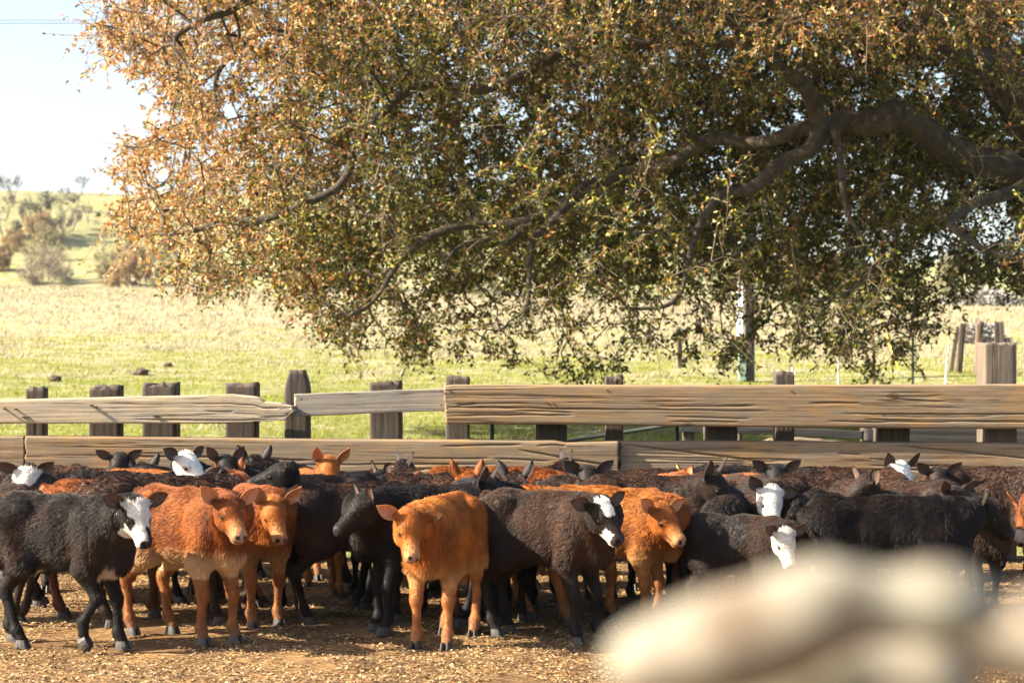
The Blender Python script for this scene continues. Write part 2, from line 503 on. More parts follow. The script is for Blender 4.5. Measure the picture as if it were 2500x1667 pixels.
# ------------------------------------------------------------------ timber
def timber(name, cx, half_w, half_h, mat, parent, nu=120, front=26, edge=8, rough=0.006, seed=1, axis='x', crack=0.012, end_chip=0.02, splits=0, lines=()):
    """A rough sawn timber. cx: function u(0..1) -> centre point (Vector); half_w (thickness/2), half_h may be functions of u.
    The section is a rounded rectangle; its skin is cut by grain and split by cracks along the length."""
    us = np.linspace(0, 1, nu)
    # perimeter samples of the unit square section: (a: thickness dir -1..1, b: height dir -1..1)
    per = []
    for t in np.linspace(-1, 1, front, endpoint=False): per.append((-1, t))
    for t in np.linspace(-1, 1, edge, endpoint=False): per.append((t, 1))
    for t in np.linspace(1, -1, max(6, front // 3), endpoint=False): per.append((1, t))
    for t in np.linspace(1, -1, edge, endpoint=False): per.append((t, -1))
    per = np.array(per)
    m = len(per)
    Cn = np.array([tuple(cx(u)) for u in us])
    d = np.gradient(Cn, axis=0)
    d /= np.linalg.norm(d, axis=1)[:, None]
    if axis == 'x':
        upv = np.array([0, 0, 1.0]); 
        B = upv - d * (d @ upv)[:, None]
        B /= np.linalg.norm(B, axis=1)[:, None]
        A = np.cross(B, d) * -1          # points away from the camera when d = +x
        A = np.where(A[:, 1:2] < 0, -A, A)
    else:
        A = np.tile(np.array([0, 1.0, 0]), (nu, 1))
        B = np.cross(d, A) * -1
        A = np.cross(B, d); A = np.where(A[:, 1:2] < 0, -A, A)
        B = np.where(B[:, 0:1] < 0, -B, B)
    hw = np.array([half_w(u) if callable(half_w) else half_w for u in us])
    hh = np.array([half_h(u) if callable(half_h) else half_h for u in us])
    length = np.linalg.norm(np.diff(Cn, axis=0), axis=1).sum()
    # rounded corners
    pr = per / (np.maximum(np.abs(per[:, 0]) ** 14 + np.abs(per[:, 1]) ** 14, 1e-9) ** (1 / 14.0))[:, None]
    P = Cn[:, None, :] + A[:, None, :] * (hw[:, None, None] * pr[None, :, 0:1]) + B[:, None, :] * (hh[:, None, None] * pr[None, :, 1:2])
    outn = A[:, None, :] * per[None, :, 0:1] * (np.abs(per[None, :, 0:1]) > .98) + B[:, None, :] * per[None, :, 1:2] * (np.abs(per[None, :, 1:2]) > .98)
    outn = outn / np.maximum(np.linalg.norm(outn, axis=2, keepdims=True), 1e-6)
    U = np.repeat((us * length)[:, None], m, 1)
    a = per[None, :, 0] * hw[:, None]; b = per[None, :, 1] * hh[:, None]
    q1 = np.stack([U * 2.0, a * 50 + seed, b * 62], -1)
    q2 = np.stack([U * 0.38, a * 26 + seed * 3, b * 30], -1)
    q3 = np.stack([U * 3.0, a * 5, b * 5 + seed], -1)
    rid = 1 - np.abs(fbm(q2, 3, seed + 5)) * 9
    disp = rough * .55 * fbm(q1, 3, seed) + rough * 1.0 * fbm(q3, 3, seed + 3) - crack * np.clip(rid, 0, 1) * np.clip((vnoise(q3 * np.array([.35, 1, 1.0]), seed + 9) - .12) * 5, 0, 1)
    rs = np.random.default_rng(seed * 5 + 1)
    gl = list(lines)
    for _ in range(splits):
        u0 = rs.random() * .95; gl.append((u0, u0 + rs.uniform(.03, .16), rs.uniform(-.85, .85), rs.uniform(-.12, .12), rs.uniform(.006, .016)))
    front_f = (per[:, 0] < -.98)[None, :]
    for (u0, u1, b0, db, dep) in gl:
        tt = (us - u0) / max(u1 - u0, 1e-6)
        bl = (b0 + db * tt) * hh + .004 * fbm(np.stack([us * length * 6, 0 * us + seed, 0 * us + u0 * 50], -1), 2, seed)
        env = np.clip(tt * 6, 0, 1) * np.clip((1 - tt) * 6, 0, 1)
        w_ = .0045 + .002 * np.abs(vnoise(np.stack([us * length * 4, 0 * us, 0 * us + u0 * 9], -1), seed))
        disp = disp - front_f * dep * env[:, None] * np.exp(-((b - bl[:, None]) / w_[:, None]) ** 2)
    P = P + outn * disp[..., None]
    v = P.reshape(-1, 3)
    f = grid_faces(nu, m, wrap=True)
    # ragged end grain
    extra = []
    fe = []
    for e, (row, sg) in enumerate(((0, -1), (nu - 1, 1))):
        chip = end_chip * vnoise(np.stack([P[row, :, 0] * 25, P[row, :, 1] * 25, P[row, :, 2] * 25], -1), seed + 2)
        ring = row * m + np.arange(m)
        v[ring] += d[row] * chip[:, None]
        c1 = Cn[row] + d[row] * sg * 0.004
        inner = c1 + (v[ring] - c1) * 0.5 + d[row] * (sg * 0.0 + end_chip * 0.4 * vnoise(v[ring] * 40, seed + 4))[:, None]
        i0 = len(v) + sum(len(x) for x in extra)
        extra.append(inner); extra.append(c1[None])
        ir = i0 + np.arange(m); ic = i0 + m
        rn = np.roll(ring, -1); irn = np.roll(ir, -1)
        if sg < 0:
            fe.append(np.stack([ring, rn, irn, ir], -1)); fe.append(np.stack([ir, irn, np.full(m, ic)], -1))
        else:
            fe.append(np.stack([ring, ir, irn, rn], -1)); fe.append(np.stack([ir, np.full(m, ic), irn], -1))
    v = np.concatenate([v] + extra)
    org = Cn[0]
    me = mesh_np(name, v - (np.array(parent.location) if parent is not None else 0), [f] + fe, True)
    o = put(name, me, mat, parent)
    # outward normals
    import bmesh
    bm = bmesh.new(); bm.from_mesh(me); bmesh.ops.recalc_face_normals(bm, faces=bm.faces); bm.to_mesh(me); bm.free()
    return o


def interp_fn(pts):
    xs = [p[0] for p in pts]; ys = [p[1] for p in pts]
    return lambda x: float(np.interp(x, xs, ys))


def beam(name, x0, x1, top, bot, d, thick, mat, parent, seed, **kw):
    """a horizontal beam whose top and bottom edges run along these photograph heights"""
    tf, bf = interp_fn(top), interp_fn(bot)
    def px(u): return x0 + (x1 - x0) * u
    def cx(u):
        x = px(u)
        dd = d(x) if callable(d) else d
        t, b = W(x, tf(x), dd), W(x, bf(x), dd)
        c = (t + b) / 2
        return Vector((c.x, dd + thick / 2, c.z))
    def hh(u):
        x = px(u)
        dd = d(x) if callable(d) else d
        return max(0.004, (W(x, tf(x), dd).z - W(x, bf(x), dd).z) / 2)
    return timber(name, cx, thick / 2, hh, mat, parent, seed=seed, **kw)


def post(name, x0, x1, ytop, d, thick, mat, parent, seed, zbot=-0.3, lean=0.0, round_top=0.0, **kw):
    xc = (x0 + x1) / 2
    t = W(xc, ytop, d)
    hw = (x1 - x0) / 2 / FPX * d
    def cx(u): return Vector((t.x + lean * (u - 1) * (t.z - zbot), d + thick / 2, zbot + (t.z - zbot) * u))
    def hh(u): return hw * (1 - round_top * max(0, (u - 0.9) / 0.1) ** 2)
    return timber(name, cx, thick / 2, hh, mat, parent, nu=kw.pop('nu', 60), front=kw.pop('front', 18), edge=8, seed=seed, axis='z', crack=kw.pop('crack', 0.014), rough=0.006, end_chip=0.03, **kw)


FD = 16.2
fence = empty('corral_fence', W(1250, 1390, FD))
fence.location.z = 0
tag(fence, 'weathered timber corral fence of heavy horizontal beams on dark posts behind the calves', 'fence')

# posts stand behind the beams
for i, (x0, x1, yt, dd, th, mt, sd) in enumerate([
        (62, 108, 948, 16.46, .16, 'post', 11), (216, 292, 945, 16.46, .22, 'post', 12), (346, 430, 938, 16.46, .24, 'post', 13),
        (549, 627, 938, 16.46, .22, 'post', 14), (902, 980, 933, 16.46, .22, 'post', 16), (1088, 1146, 920, 16.46, .22, 'post', 17),
        (1308, 1385, 965, 16.46, .24, 'post', 18), (1478, 1522, 922, 16.5, .14, 'post', 19), (1722, 1802, 965, 16.46, .24, 'post', 20),
        (1892, 1940, 909, 16.5, .16, 'post', 21), (2140, 2222, 960, 16.46, .24, 'post', 22)]):
    p = post('post', x0, x1, yt, dd, th, M[mt], fence, sd)
post('post', 694, 754, 906, 16.44, .22, M['post'], fence, 15, round_top=0.45)
bp = post('post', 2402, 2484, 838, 16.46, .30, M['post_pale'], fence, 23, nu=110, front=26, crack=0.022)
bp['label'] = 'thick pale split post rising above the top beam'

o = beam('beam', -160, 716, [(-160, 985), (0, 977), (150, 972), (330, 968), (480, 965), (560, 962), (620, 968), (640, 980), (690, 984), (716, 992)],
         [(-160, 1034), (540, 1034), (600, 1032), (690, 1026), (716, 1004)], FD, .17, M['wood_pale'], fence, 31, nu=260, front=46, splits=7, lines=[(.55, .98, -.72, -.1, .016)], rough=.0024, crack=.004, end_chip=0.05)
o = beam('beam', 719, 1090, [(719, 962), (1090, 947)], [(719, 1016), (1090, 1002)], FD + 0.08, .055, M['wood_grey'], fence, 32, nu=150, front=30, crack=.006, rough=.004)
o = beam('beam', 1087, 2690, [(1087, 942), (1110, 939), (1700, 940), (2300, 938), (2690, 937)], [(1087, 1036), (1300, 1036), (1700, 1041), (2000, 1044), (2300, 1047), (2690, 1048)],
         FD - 0.03, .24, M['wood'], fence, 33, nu=560, front=72, splits=14, lines=[(0, .27, -.12, -.10, .024), (.0, .2, -.55, .05, .016), (.24, .5, -.2, -.02, .014), (.60, .98, -.35, .04, .02), (.62, .9, -.72, .1, .018)], crack=.005, rough=.0026)
o = beam('beam', -160, 58, [(-160, 1064), (58, 1064)], [(-160, 1165), (58, 1165)], FD, .2, M['wood'], fence, 34, nu=110, front=40, crack=.018, rough=.008)
o = beam('beam', 62, 1509, [(62, 1064), (500, 1068), (900, 1073), (1350, 1075), (1380, 1080), (1509, 1077)], [(62, 1168), (800, 1172), (1509, 1180)], FD - 0.02, .22, M['wood'], fence, 35,
         nu=460, front=60, splits=14, lines=[(.83, 1.0, .55, -.75, .026), (.70, .84, .7, .1, .022), (.1, .45, .1, -.06, .014), (.45, .8, -.25, .1, .014)], crack=.005, rough=.0026)
o = beam('beam', 1514, 2690, [(1514, 1076), (2000, 1078), (2200, 1080), (2690, 1083)], [(1514, 1172), (1700, 1178), (2150, 1186), (2690, 1200)], FD + 0.03, .22, M['wood'], fence, 36,
         nu=400, front=60, splits=14, lines=[(0.0, .3, .82, -.75, .026), (.55, .98, .9, -.8, .026), (.38, .7, -.3, .1, .018)], crack=.008, rough=.0045)
# lowest rail, in the shade of the herd
beam('beam', -160, 1250, [(-160, 1230), (1250, 1230)], [(-160, 1310), (1250, 1310)], FD, .2, M['wood'], fence, 37, nu=120, front=20)
beam('beam', 1254, 2690, [(1254, 1235), (2690, 1240)], [(1254, 1315), (2690, 1320)], FD, .2, M['wood'], fence, 38, nu=120, front=20)


def tube(name, pts, r, mat, parent=None, sides=8, cap=True):
    P = np.array([tuple(p) for p in pts], float)
    n = len(P)
    rr = np.full(n, r) if np.isscalar(r) else np.array(r)
    d = np.gradient(P, axis=0); d /= np.linalg.norm(d, axis=1)[:, None]
    ref = np.array([0.13, 0.93, 0.31]); 
    a = np.cross(d, ref); a /= np.linalg.norm(a, axis=1)[:, None]
    b = np.cross(d, a)
    t = np.arange(sides) / sides * 2 * np.pi
    v = P[:, None] + rr[:, None, None] * (a[:, None] * np.cos(t)[None, :, None] + b[:, None] * np.sin(t)[None, :, None])
    v = v.reshape(-1, 3)
    f = grid_faces(n, sides, wrap=True)
    fs = [f]
    if cap:
        v = np.concatenate([v, P[:1], P[-1:]])
        r0 = np.arange(sides); r1 = (n - 1) * sides + r0
        fs.append(np.stack([np.roll(r0, -1), r0, np.full(sides, len(v) - 2)], -1))
        fs.append(np.stack([r1, np.roll(r1, -1), np.full(sides, len(v) - 1)], -1))
    off = np.array(parent.location) if parent is not None else 0
    return put(name, mesh_np(name, v - off, fs), mat, parent)


import bmesh
# nails and bolts in the beam faces
for (x, y) in [(10, 998), (37, 999), (222, 990), (232, 993), (376, 1016), (384, 1016), (56, 1019), (66, 1019), (735, 975), (735, 1005), (1078, 955), (1078, 989), (1336, 984), (1352, 986),
               (1484, 953), (1934, 956), (1100, 955), (2150, 1008)]:
    p = W(x, y, FD - 0.035)
    tube('nail', [p, p + Vector((0, 0.05, 0))], 0.0085, M['nail'], fence, 8)

# rail and stub posts of the second fence just behind
back_fence = empty('board_fence', W(2000, 1250, 18.6)); back_fence.location.z = 0
tag(back_fence, 'grey board fence seen through the gap behind the right half of the corral fence', 'fence')
beam('board', 1655, 2110, [(1655, 1040), (1900, 1044), (2110, 1052)], [(1655, 1054), (1900, 1061), (2110, 1072)], 18.55, .05, M['wood_far'], back_fence, 51, nu=60, front=12, crack=.003, rough=.003)
beam('board', 2112, 2690, [(2112, 1040), (2690, 1052)], [(2112, 1076), (2690, 1090)], 18.53, .05, M['wood_far'], back_fence, 52, nu=60, front=12, crack=.003, rough=.003)
for (x0, x1, yt, sd) in [(1668, 1696, 1048, 53), (2106, 2136, 1044, 54), (1805, 1812, 1050, 55), (2560, 2600, 1030, 56)]:
    post('post', x0, x1, yt, 18.6, .14, M['post'], back_fence, sd)

# dark green pipe gate behind the fence
gate = empty('pipe_gate', W(1425, 1300, 17.6)); gate.location.z = 0
tag(gate, 'dark green steel pipe gate with a slanting brace seen through the fence gap', 'gate')
g0, g1 = W(1201, 1000, 17.6), W(1652, 1000, 17.6)
tube('gate_post', [(g0.x, 17.6, 0.02), (g0.x, 17.6, 1.30)], .021, M['green_pipe'], gate, 10)
tube('gate_post', [(g1.x, 17.6, 0.02), (g1.x, 17.6, 1.30)], .024, M['green_pipe'], gate, 10)
a_, b_ = W(1385, 1076, 17.64), W(1645, 1036, 17.64)
dv = (b_ - a_)
tube('brace', [a_ - dv * 0.65, a_, b_], .019, M['green_pipe'], gate, 10)
tube('rail', [(g0.x, 17.62, 0.35), (g1.x, 17.62, 0.35)], .019, M['green_pipe'], gate, 10)

# ------------------------------------------------------------------ things on the slope behind
def gz(x, y): return float(T(np.array(x), np.array(y)))


def slope_post(label, name, xb, yb, xt, yt, d, wpx, mat, seed, cat='post', group=None, thick=None):
    b, t = W(xb, yb, d), W(xt, yt, d)
    zb = gz(b.x, d)
    b = Vector((b.x, d, zb - 0.25))
    t = Vector((t.x, d, t.z))
    hw = wpx / 2 / FPX * d
    def cx(u): return b.lerp(t, u)
    o = timber(name, cx, (thick or hw * 2) / 2, hw, mat, None, nu=26, front=8, edge=6, seed=seed, axis='z', crack=.02, rough=.01, end_chip=.03)
    tag(o, label, cat, group)
    return o


GRP = 'old posts of the slope fence'
slope_post('leaning dark round post, left of the grouped old posts by the dead brush', 'wooden_post', 2338, 897, 2351, 790, 43, 14, M['post'], 61, group=GRP)
slope_post('pale plank post leaning behind the dark slanting post on the green slope', 'wooden_post', 2316, 895, 2338, 798, 43.6, 11, M['post_pale'], 62, group=GRP)
slope_post('upright red-brown post in front of the grey brush pile', 'wooden_post', 2385, 900, 2388, 788, 42.4, 10, M['post_red'], 63, group=GRP)
slope_post('greyish post close behind the upright red-brown post', 'wooden_post', 2378, 892, 2396, 786, 43.4, 12, M['post_pale'], 64, group=GRP)
slope_post('thin dark post just left of the tall grey post, above the thick split post', 'wooden_post', 2434, 880, 2433, 785, 45, 10, M['post'], 65, group=GRP)
slope_post('tall grey post rightmost of the old posts above the thick split post', 'wooden_post', 2447, 880, 2444, 785, 45, 11, M['post_pale'], 66, group=GRP)
slope_post('slender brown post among the hanging leaves left of the utility pole', 'wooden_post', 1661, 895, 1658, 800, 46, 11, M['post'], 67, group=GRP)
slope_post('rusty brown post half hidden by the lowest hanging leaves right of the pole', 'wooden_post', 2134, 960, 2131, 818, 34, 9, M['post_red'], 68, group=GRP)

def thin(label, name, xb, yb, xt, yt, d, r, mat, cat, group=None):
    b, t = W(xb, yb, d), W(xt, yt, d)
    z = gz(b.x, d)
    o = tube(name, [(b.x, d, z - 0.15), tuple(b.lerp(t, 0.5)), tuple(t)], r, mat, None, 6)
    return tag(o, label, cat, group)
G2 = 'thin metal stakes on the slope'
thin('thin green steel stake standing alone left of the leaning posts', 'fence_stake', 2228, 921, 2229, 815, 38, .024, M['green_pipe'], 'stake', G2)
thin('pale thin stake beneath the hanging leaves right of the pole', 'fence_stake', 2046, 938, 2048, 850, 36, .016, M['galv'], 'stake', G2)
thin('short pale stake in the grass beside the pole shadow', 'fence_stake', 1934, 912, 1935, 893, 38, .022, M['galv'], 'stake', G2)
thin('pale thin rod leaning in front of the leaning posts', 'fence_stake', 2306, 912, 2318, 840, 39, .016, M['galv'], 'stake', G2)
# utility pole with conduit, meter box and guy wire guard
pb = W(1826, 912, 41); pz = gz(pb.x, 41)
pole = empty('utility_pole', (pb.x, 41, pz))
tag(pole, 'tall brown utility pole with pale conduit and green box seen through the hanging leaves', 'utility pole')
tube('shaft', [(pb.x, 41, pz - .4), (pb.x, 41, pz + 4), (pb.x - .02, 41, pz + 10.5)], [.14, .135, .11], M['post_pale'], pole, 14)
tube('conduit', [(pb.x - .19, 40.93, pz + .9), (pb.x - .19, 40.93, pz + 7.0)], .045, M['galv'], pole, 8)
tube('conduit', [(pb.x - .13, 40.84, pz + .9), (pb.x - .13, 40.84, pz + 5.0)], .03, M['galv'], pole, 8)
me = bpy.data.meshes.new('box')
import bmesh
def boxmesh(name, sx, sy, sz, bev=0.01):
    bm = bmesh.new(); bmesh.ops.create_cube(bm, size=1)
    for v in bm.verts: v.co = Vector((v.co.x * sx, v.co.y * sy, v.co.z * sz))
    if bev: bmesh.ops.bevel(bm, geom=bm.edges[:], offset=bev, segments=2, affect='EDGES')
    me = bpy.data.meshes.new(name); bm.to_mesh(me); bm.free(); return me
o = put('meter_box', boxmesh('meter_box', .15, .16, .62), M['box_green'], pole); o.location = (-.14, -.2, .30)
o = put('crossarm', boxmesh('crossarm', 2.2, .10, .12), M['post_pale'], pole); o.location = (-.02, -.17, 9.9)
for k in (-.9, -.3, .3, .9):
    o = tube('insulator', [(pb.x + k, 40.83, pz + 9.96), (pb.x + k, 40.83, pz + 10.12)], [.045, .03], M['galv'], pole, 8)
g_a, g_b = W(2216, 905, 38.2), W(2120, 690, 40.2)
gu = empty('guy_wire', (g_a.x, 38.2, gz(g_a.x, 38.2)))
tag(gu, 'slanting guy wire with yellow guard tube among the hanging leaves', 'guy wire')
g_a.z = gz(g_a.x, 38.2) - .1
tp = Vector((pb.x, 41, pz + 9.0))
tube('wire', [g_a, g_a.lerp(tp, .5), tp], .007, M['wire'], gu, 5)
tube('guard', [g_a.lerp(tp, .05), g_a.lerp(tp, .24)], .015, M['yellow'], gu, 8)

# overhead lines far to the left, one sagging along the hill
def line(label, name, p, q, sag, r):
    pts = [p.lerp(q, t) - Vector((0, 0, sag * 4 * t * (1 - t))) for t in np.linspace(0, 1, 24)]
    return tag(tube(name, pts, r, M['far_wire'], None, 4), label, 'wire', 'power lines crossing the sky')
line('upper of the two power lines across the pale sky at top left', 'power_line', W(-900, 38, 100), W(1500, 22, 100), .4, .020)
line('lower of the two power lines across the pale sky at top left', 'power_line', W(-900, 55, 100), W(1500, 50, 100), .1, .024)
line('thin power line running in front of the hilltop', 'power_line', W(-900, 466, 170), W(1500, 455, 170), .5, .022)

# dead brush pile, dirt clods
def lump(name, loc, r, mat, seed, n=3, squash=0.6, nz=0.35):
    bm = bmesh.new(); bmesh.ops.create_icosphere(bm, subdivisions=n, radius=1)
    co = np.array([v.co[:] for v in bm.verts])
    k = 1 + nz * fbm(co * 2.2 + seed, 3, seed)
    for v, kk in zip(bm.verts, k): v.co = Vector((v.co.x * r[0] * kk, v.co.y * r[1] * kk, v.co.z * r[2] * kk))
    me = bpy.data.meshes.new(name); bm.to_mesh(me); bm.free()
    o = put(name, me, mat); o.location = loc
    return o
M['clod'] = plain('dark_dirt', (0.10, 0.075, 0.05), 0.95, 0, 20, (0.05, 0.035, 0.025))
M['brush'] = plain('dead_grey_brush', (0.42, 0.40, 0.37), 0.95, 0, 5, (0.16, 0.15, 0.13))
for (x, y, r, lb) in [(345, 912, .26, 'dark earth clod, larger one lower left of the mole hills'), (352, 880+33, .18, None), (310, 905, .15, None), (410, 893, .17, 'small dark mole hill, uppermost and rightmost on the green slope'), (135, 928, .2, 'dark flat mole hill in the grass near the left edge')]:
    if lb is None: continue
    d = 46
    p = W(x, y, d)
    # slide along the ray to the land
    for dd in np.linspace(24, 120, 900):
        pp = W(x, y, dd)
        if pp.z <= gz(pp.x, dd): p = pp; d = dd; break
    o = lump('mole_hill', (p.x, d, gz(p.x, d) + .02), (r * .62, r * .5, r * .4), M['clod'], int(x))
    tag(o, lb, 'mole hill', 'mole hills on the slope')
p = W(2400, 738, 84)
def ray_land(x, y, lo=22, hi=420, n=1600):
    for dd in np.linspace(lo, hi, n):
        pp = W(x, y, dd)
        if pp.z <= gz(pp.x, dd): return Vector((pp.x, dd, gz(pp.x, dd)))
    pp = W(x, y, hi); return Vector((pp.x, hi, gz(pp.x, hi)))
def brush_pile(loc, w, h, label, seed, n=900):
    r = np.random.default_rng(seed)
    a = r.random(n) * 2 * np.pi; q = np.sqrt(r.random(n))
    x = np.cos(a) * q * w / 2; y = np.sin(a) * q * w / 3; z = h * (1 - q ** 2) * r.random(n)
    d = r.standard_normal((n, 3)) * np.array([1, 1, .45]); d /= np.linalg.norm(d, axis=1)[:, None]
    L = r.uniform(.3, 1.0, n)[:, None]; wd = r.uniform(.015, .04, n)[:, None]
    c = np.stack([x, y, z], -1); s = np.cross(d, r.standard_normal((n, 3))); s /= np.linalg.norm(s, axis=1)[:, None]
    v = np.stack([c - d * L / 2 - s * wd, c - d * L / 2 + s * wd, c + d * L / 2 + s * wd, c + d * L / 2 - s * wd], 1).reshape(-1, 3)
    me = mesh_np('brush', v, np.arange(4 * n).reshape(-1, 4), False)
    o = put('brush_pile', me, M['brush']); o.location = loc
    return tag(o, label, 'brush pile', 'heaps of dead brush')
L = ray_land(2400, 745)
brush_pile(L, 4.2, .9, 'long grey heap of dead brush on the slope at right above the old posts', 3, 2200)
L = ray_land(2400, 835)
brush_pile(L, 1.3, .55, 'small grey heap of dead brush between the old posts', 4, 900)
# bare mound just beyond the second fence
L = W(1990, 1066, 26)
o = lump('dirt_mound', (L.x, 26, gz(L.x, 26) - .1), (1.1, .8, .28), plain('dry_dirt', (.46, .35, .22), .95, 0, 3, (.36, .27, .16)), 5)
tag(o, 'pale mound of dry dirt seen through the fence gap at right', 'dirt mound')
# ------------------------------------------------------------------ calves
def surface_nets(F, org, h):
    S = F < 0
    nx, ny, nz = F.shape
    c = S[:-1, :-1, :-1].astype(np.int8)
    tot = np.zeros((nx - 1, ny - 1, nz - 1), np.int8)
    for dx in (0, 1):
        for dy in (0, 1):
            for dz in (0, 1):
                tot += S[dx:nx - 1 + dx, dy:ny - 1 + dy, dz:nz - 1 + dz]
    act = (tot > 0) & (tot < 8)
    idx = np.argwhere(act)
    lut = np.full(act.shape, -1, np.int32)
    lut[act] = np.arange(len(idx))
    acc = np.zeros((len(idx), 3)); cnt = np.zeros(len(idx))
    cor = {}
    for dx in (0, 1):
        for dy in (0, 1):
            for dz in (0, 1):
                cor[(dx, dy, dz)] = F[idx[:, 0] + dx, idx[:, 1] + dy, idx[:, 2] + dz]
    for a in cor:
        for ax in range(3):
            if a[ax] == 0:
                b = list(a); b[ax] = 1; b = tuple(b)
                fa, fb = cor[a], cor[b]
                m = (fa < 0) != (fb < 0)
                t = np.where(m, fa / np.where(m, fa - fb, 1), 0)
                p = np.zeros((len(idx), 3)); p[:] = a
                p[:, ax] += t
                acc += p * m[:, None]; cnt += m
    v = (idx + acc / cnt[:, None]) * h + org
    quads = []
    for ax in range(3):
        o1, o2 = [(1, 2), (2, 0), (0, 1)][ax]
        sl0 = [slice(1, -1)] * 3; sl1 = [slice(1, -1)] * 3
        sl0[ax] = slice(0, -1); sl1[ax] = slice(1, None)
        A, B = S[tuple(sl0)], S[tuple(sl1)]
        ch = A != B
        e = np.argwhere(ch)
        if not len(e): continue
        flip = A[ch]
        base = e.copy()
        for q in range(3):
            if q != ax: base[:, q] += 1
        def cell(d1, d2):
            k = base.copy(); k[:, o1] -= d1; k[:, o2] -= d2
            return lut[k[:, 0], k[:, 1], k[:, 2]]
        q4 = np.stack([cell(1, 1), cell(0, 1), cell(0, 0), cell(1, 0)], -1)
        q4[~flip] = q4[~flip][:, ::-1]
        quads.append(q4)
    q = np.concatenate(quads)
    q = q[(q >= 0).all(1)]
    return v, q


class Field:
    def __init__(s, lo, hi, h):
        s.h = h; s.org = np.array(lo, float)
        s.n = np.ceil((np.array(hi) - s.org) / h).astype(int) + 1
        s.F = np.full(s.n, 0.5)
        s.ax = [s.org[k] + np.arange(s.n[k]) * h for k in range(3)]

    def add(s, lo, hi, fn, k, sub=False):
        mg = max(k, 0.02) + 0.03
        a = np.clip(np.floor((np.array(lo) - mg - s.org) / s.h).astype(int), 0, s.n)
        b = np.clip(np.ceil((np.array(hi) + mg - s.org) / s.h).astype(int) + 1, 0, s.n)
        if (b <= a).any(): return
        sl = tuple(slice(a[i], b[i]) for i in range(3))
        P = np.stack(np.meshgrid(s.ax[0][sl[0]], s.ax[1][sl[1]], s.ax[2][sl[2]], indexing='ij'), -1)
        d = fn(P)
        f = s.F[sl]
        if sub:
            f = -f
            hh = np.maximum(k - np.abs(f - d), 0) / k
            s.F[sl] = -(np.minimum(f, d) - hh * hh * k / 4)
        else:
            hh = np.maximum(k - np.abs(f - d), 0) / k
            s.F[sl] = np.minimum(f, d) - hh * hh * k / 4

    def cap(s, a, b, ra, rb, k=0.03):
        a = np.array(a, float); b = np.array(b, float)
        ab = b - a; L2 = max(ab @ ab, 1e-9)
        def fn(P):
            t = np.clip(((P - a) @ ab) / L2, 0, 1)
            t3 = t
            return np.linalg.norm(P - a - t[..., None] * ab, axis=-1) - (ra + (rb - ra) * t3)
        r = max(ra, rb)
        s.add(np.minimum(a, b) - r, np.maximum(a, b) + r, fn, k)

    def ell(s, c, r, k=0.05, B=None, sub=False):
        c = np.array(c, float); r = np.array(r, float)
        def fn(P):
            q = P - c
            if B is not None: q = q @ B.T
            k0 = np.linalg.norm(q / r, axis=-1)
            k1 = np.linalg.norm(q / (r * r), axis=-1)
            return k0 * (k0 - 1) / np.maximum(k1, 1e-9)
        R = r.max() if B is not None else r
        s.add(c - R, c + R, fn, k, sub)


COATS = {  # back, flank patch, belly, leg
    'black':     [(.0105, .0085, .008), (.019, .012, .009), (.011, .008, .007), (.008, .0065, .0065)],
    'curly':     [(.032, .025, .022), (.040, .021, .013), (.022, .014, .010), (.011, .0085, .008)],
    'brownblack': [(.027, .016, .0115), (.045, .021, .012), (.026, .015, .010), (.013, .009, .0075)],
    'brown':     [(.040, .021, .014), (.065, .029, .015), (.04, .021, .013), (.02, .012, .009)],
    'redbrown':  [(.19, .065, .022), (.27, .085, .024), (.14, .05, .02), (.10, .04, .02)],
    'red':       [(.20, .055, .011), (.31, .098, .018), (.40, .22, .09), (.27, .10, .03)],
    'orange':    [(.28, .085, .015), (.38, .135, .026), (.42, .23, .09), (.30, .115, .035)],
}


def fur_mat():
    m, nt, b = mat_base('calf_fur')
    at = nt.nodes.new('ShaderNodeAttribute'); at.attribute_name = 'fcol'
    nt.links.new(at.outputs['Color'], b.inputs['Base Color'])
    b.inputs['Roughness'].default_value = 0.5
    b.inputs['Specular IOR Level'].default_value = 0.22
    return m


def skin_mat():
    m, nt, b = mat_base('calf_skin')
    at = nt.nodes.new('ShaderNodeVertexColor'); at.layer_name = 'coat'
    v = coords(nt)
    n = noise(nt, v, 60, 4, 0.7)
    r = ramp(nt, [(0.3, (0.65, 0.65, 0.65)), (0.7, (1.25, 1.25, 1.25))], n)
    c = mixc(nt, at.outputs[0], r.outputs[0], 1.0, 'MULTIPLY')
    nt.links.new(c, b.inputs['Base Color'])
    b.inputs['Roughness'].default_value = 0.6
    b.inputs['Specular IOR Level'].default_value = 0.15
    bump(nt, n, b, 0.15, 0.005)
    return m


M['fur'] = fur_mat()
M['skin'] = skin_mat()
M['eye'] = plain('calf_eye', (0.008, 0.006, 0.005), 0.08)
M['hoof'] = plain('calf_hoof', (0.045, 0.036, 0.03), 0.6, 0, 60, (0.025, 0.021, 0.018))


